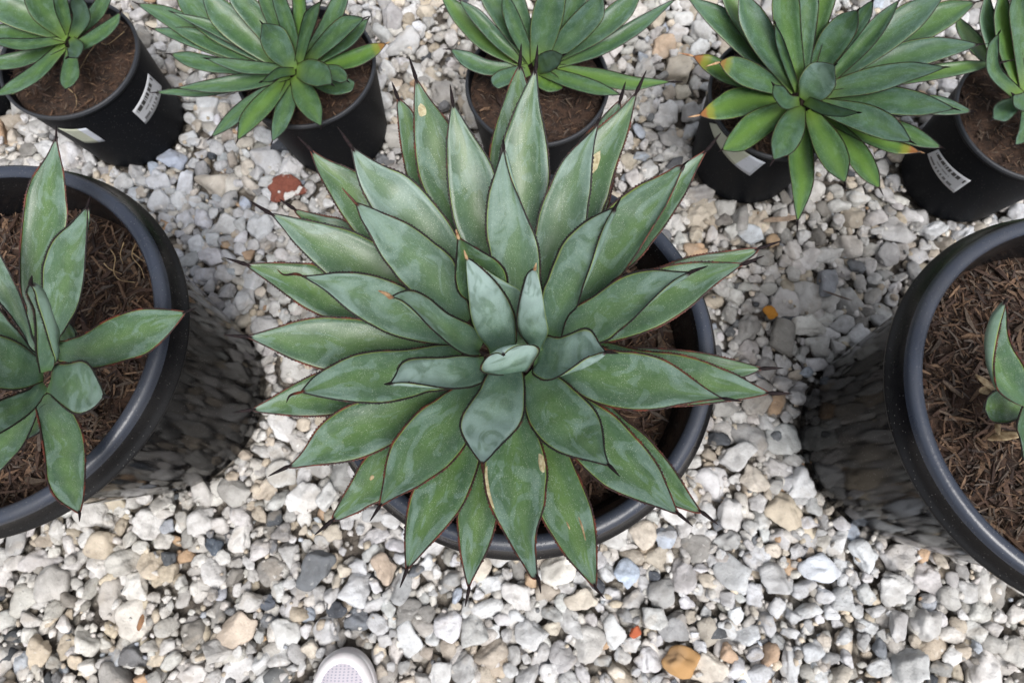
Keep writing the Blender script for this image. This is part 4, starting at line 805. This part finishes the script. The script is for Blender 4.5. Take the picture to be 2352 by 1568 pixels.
# ---- pale dry roots lying on the mulch of the left pot and of the first small pot
def root_hair(root, tg, pts, z, w):
    P_ = at(tv(tg, pts), z); P_[:, 2] += rng.uniform(0, .006, len(P_)); C = spline(P_, 24); V = []; F = []; d = np.gradient(C, axis=0); d /= np.linalg.norm(d, axis=1)[:, None]
    a1 = np.cross(d, [0, 0, 1.]); a1 /= np.linalg.norm(a1, axis=1)[:, None]; a2 = np.cross(d, a1); org = np.array(root.location)
    for j in range(24):
        for k in range(4): a = k * math.pi / 2; V.append(C[j] + (a1[j] * math.cos(a) + a2[j] * math.sin(a)) * w * (1 - .6 * j / 23) - org)
    for j in range(23):
        for k in range(4): a = j * 4 + k; b = j * 4 + (k + 1) % 4; F.append((a, b, b + 4, a + 4))
    mesh_obj('dry_root', V, F, ROOT, root)
zr = BIG['h'] - .066
for pts in ([(660, 150), (690, 200), (675, 280), (720, 330), (800, 340)], [(740, 110), (720, 180), (735, 235)], [(800, 110), (790, 190), (830, 250), (860, 320)], [(790, 170), (850, 215), (880, 215)], [(620, 230), (650, 260), (720, 290)]): root_hair(L_, 'M', pts, zr, .0011)
zs = SM['h'] - .020
for pts in ([(400, 520), (450, 570), (455, 640)], [(580, 260), (530, 330), (470, 420)], [(740, 200), (650, 270), (600, 260)]): root_hair(P1, 'T', pts, zs, .0012)

# ------------------------------------------------------------------ special stones, scraps and the shoe
def single_stone(name, key, color, label, cat, sub=3, squash=.7, seed=3, mat=None, sxy=(1, 1), rot=0.0, z=.0, rname=None):
    r = np.random.default_rng(seed); P = stone_shape(sub, r) if rname is None else rname(r)
    rr = SPECIAL[key][2] * pxs; P = P * [rr * sxy[0], rr * sxy[1], rr * squash]; P = P @ rotm(rot, .1, -.1).T
    o = tri_obj(name, P, ICO[sub][1], mat or STONE_O); o.location = (sp_xy[key][0], sp_xy[key][1], z); o.color = (*color, 1); tag(o, label, cat); return o
def brick_material():
    g = NT('mortared_brick'); o = g.obj(); n = g.noise(o, 24, 3, .55, .3); n2 = g.noise(o, 160, 4, .6)
    col = g.mix(g.ss(n2, .3, .7), (.22, .070, .045), (.15, .045, .03)); col = g.mix(g.ss(n, .53, .57), col, g.mix(n2, (.45, .44, .44), (.66, .65, .63)))
    g.bump(g.math('ADD', n2, g.ss(n, .5, .54)), .6, .003); return g.set(Base_Color=col, Roughness=.85)
single_stone('brick_fragment', 'brick', (.4, .1, .05), 'broken red brick fragment with grey mortar on the gravel', 'brick fragment', mat=brick_material(), squash=.8, seed=21, sxy=(1.2, 1.08), z=.024)
single_stone('orange_pebble', 'orange', (.52, .23, .035), 'smooth oval orange pebble in the gravel right of the middle pot', 'pebble', seed=5, squash=.8, sxy=(.85, 1.15), rot=.3, z=.016)
single_stone('amber_stone', 'amber', (.60, .36, .16), 'large amber brown stone near the bottom edge of the gravel', 'stone', seed=8, squash=.8, z=.006)
single_stone('red_pebble', 'redchip', (.48, .13, .06), 'small brick red pebble lying in the gravel above the amber stone', 'pebble', seed=9, squash=.8, sxy=(.8, 1.2), z=.014)
def stick(name, a, b, w, color, label, z=.022):
    p = at([a, b], z); d = p[1] - p[0]; L = np.linalg.norm(d); ang = math.atan2(d[1], d[0]); V = []; F = []
    for j, f in enumerate((-.5, -.3, .1, .35, .5)):
        k = (.35, .9, 1, .8, .25)[j]
        for q in range(6): c = q * math.pi / 3; V.append((f * L, math.cos(c) * w * k + .1 * w * math.sin(j * 2), math.sin(c) * w * .45 * k))
    for j in range(4):
        for q in range(6): x = j * 6 + q; y = j * 6 + (q + 1) % 6; F.append((x, y, y + 6, x + 6))
    F += [tuple(range(5, -1, -1)), tuple(range(24, 30))]
    o = mesh_obj(name, V, F, simple(name + '_wood', color, tuple(c * .6 for c in color), 180, .8, .5, .002), smooth=False); o.location = p.mean(0); o.rotation_euler = (0, .03, ang)
    tag(o, label, 'wood chip'); return o
stick('wood_chip', (1752, 508), (1838, 497), .0065, (.36, .27, .20), 'pale brown wood chip on the gravel below the right small agave')
stick('wood_chip', (318, 1448), (328, 1410), .0055, (.30, .16, .08), 'short brown wood chip on the gravel at lower left')
stick('wood_chip', (1396, 1205), (1428, 1165), .0035, (.58, .42, .32), 'thin pinkish splinter on the gravel below the middle pot', z=.026)
stick('twig', (1890, 668), (1958, 690), .0022, (.14, .10, .08), 'thin dark twig on the gravel between the two right pots', z=.024)

def shoe():
    toe = at([(793, 1497)], .02)[0]; r = thing('sneaker', (toe[0] - .004, toe[1] - .166, 0), 'white knit sneaker with its toe entering at the bottom edge', 'shoe')
    loc = np.array(r.location)
    hx = [-.150, -.145, -.12, -.07, -.01, .05, .10, .135, .152, .158, .160]      # along the foot, heel to toe
    wd = [.012, .026, .036, .038, .038, .048, .053, .044, .028, .014, .004]; off = [0, 0, 0, .002, .004, .003, -.001, -.005, -.006, -.006, -.006]
    ht = [.066, .078, .086, .088, .080, .066, .054, .044, .036, .032, .030]
    g = NT('shoe_rubber'); o = g.obj(); n = g.noise(o, 30, 3); g.bump(g.noise(o, 500, 2), .1, .001)
    rub = g.set(Base_Color=g.mix(g.ss(n, .35, .7), (.76, .75, .76), (.66, .62, .64)), Roughness=.5)
    g = NT('shoe_knit'); o = g.obj(); m_ = g.n('ShaderNodeMapping', {0: o, 2: (0, 0, .785), 3: (1, 1, 1)})
    c = g.n('ShaderNodeTexChecker', {'Vector': m_, 'Scale': 190.}, out=1)
    hole = g.ss(g.vor(g.n('ShaderNodeMapping', {0: o, 3: (1, 1.6, 0)}), 150, rnd=.1), .30, .20)
    kn = g.set(Base_Color=g.mix(g.math('MULTIPLY', hole, .75), (.62, .58, .64), (.24, .26, .36)), Roughness=.85); g.bump(hole, -.5, .002)
    def sweep(name, rows, mat, close=True):
        V = []; F = []; N = len(rows[0])
        for rw in rows: V += rw
        for j in range(len(rows) - 1):
            for k in range(N): a = j * N + k; b = j * N + (k + 1) % N; F.append((a, b, b + N, a + N))
        F.append(tuple(range(N - 1, -1, -1))); F.append(tuple(range((len(rows) - 1) * N, len(rows) * N)))
        ob = mesh_obj(name, V, F, mat, r); md = ob.modifiers.new('s', 'SUBSURF'); md.levels = 2; md.render_levels = 2; return ob
    rows = []
    for x, w, f, h in zip(hx, wd, off, ht):
        hs_ = min(.030, h * .8); rows.append([(f + w * c_, x, z) for c_, z in ((-1, .006), (-.9, .002), (0, .001), (.9, .002), (1, .006), (1.04, hs_), (.96, hs_ + .004), (0, hs_ + .006), (-.96, hs_ + .004), (-1.04, hs_))])
    sweep('sole', rows, rub)
    rows = []
    for x, w, f, h in list(zip(hx, wd, off, ht))[1:-1]:
        w = w * .93; rows.append([(f + w * math.cos(a), x * .965, .022 + (h - .016) * max(math.sin(a), 0) ** .75) for a in np.linspace(0, math.pi, 9)] + [(f, x * .965, .02)])
    sweep('upper', rows, kn)
    rows = []                                                        # moulded toe guard round the front of the knit
    for k in range(17):
        a = math.pi * k / 16; cx_, cy_ = math.cos(a), math.sin(a); rr = []
        for q in range(8):
            b = 2 * math.pi * q / 8; ro = 1 + .0
            px_ = -.004 + cx_ * (.0455 + .0095 * math.cos(b)); py_ = .082 + cy_ * (.066 + .0125 * math.cos(b)) - (.03 if k in (0, 16) else 0)
            rr.append((px_, py_, .034 + .013 * math.sin(b)))
        rows.append(rr)
    sweep('toe_guard', rows, rub)
    r.rotation_euler = (0, 0, math.radians(-4)); r.scale = (1.1, 1.08, 1.05)
shoe()
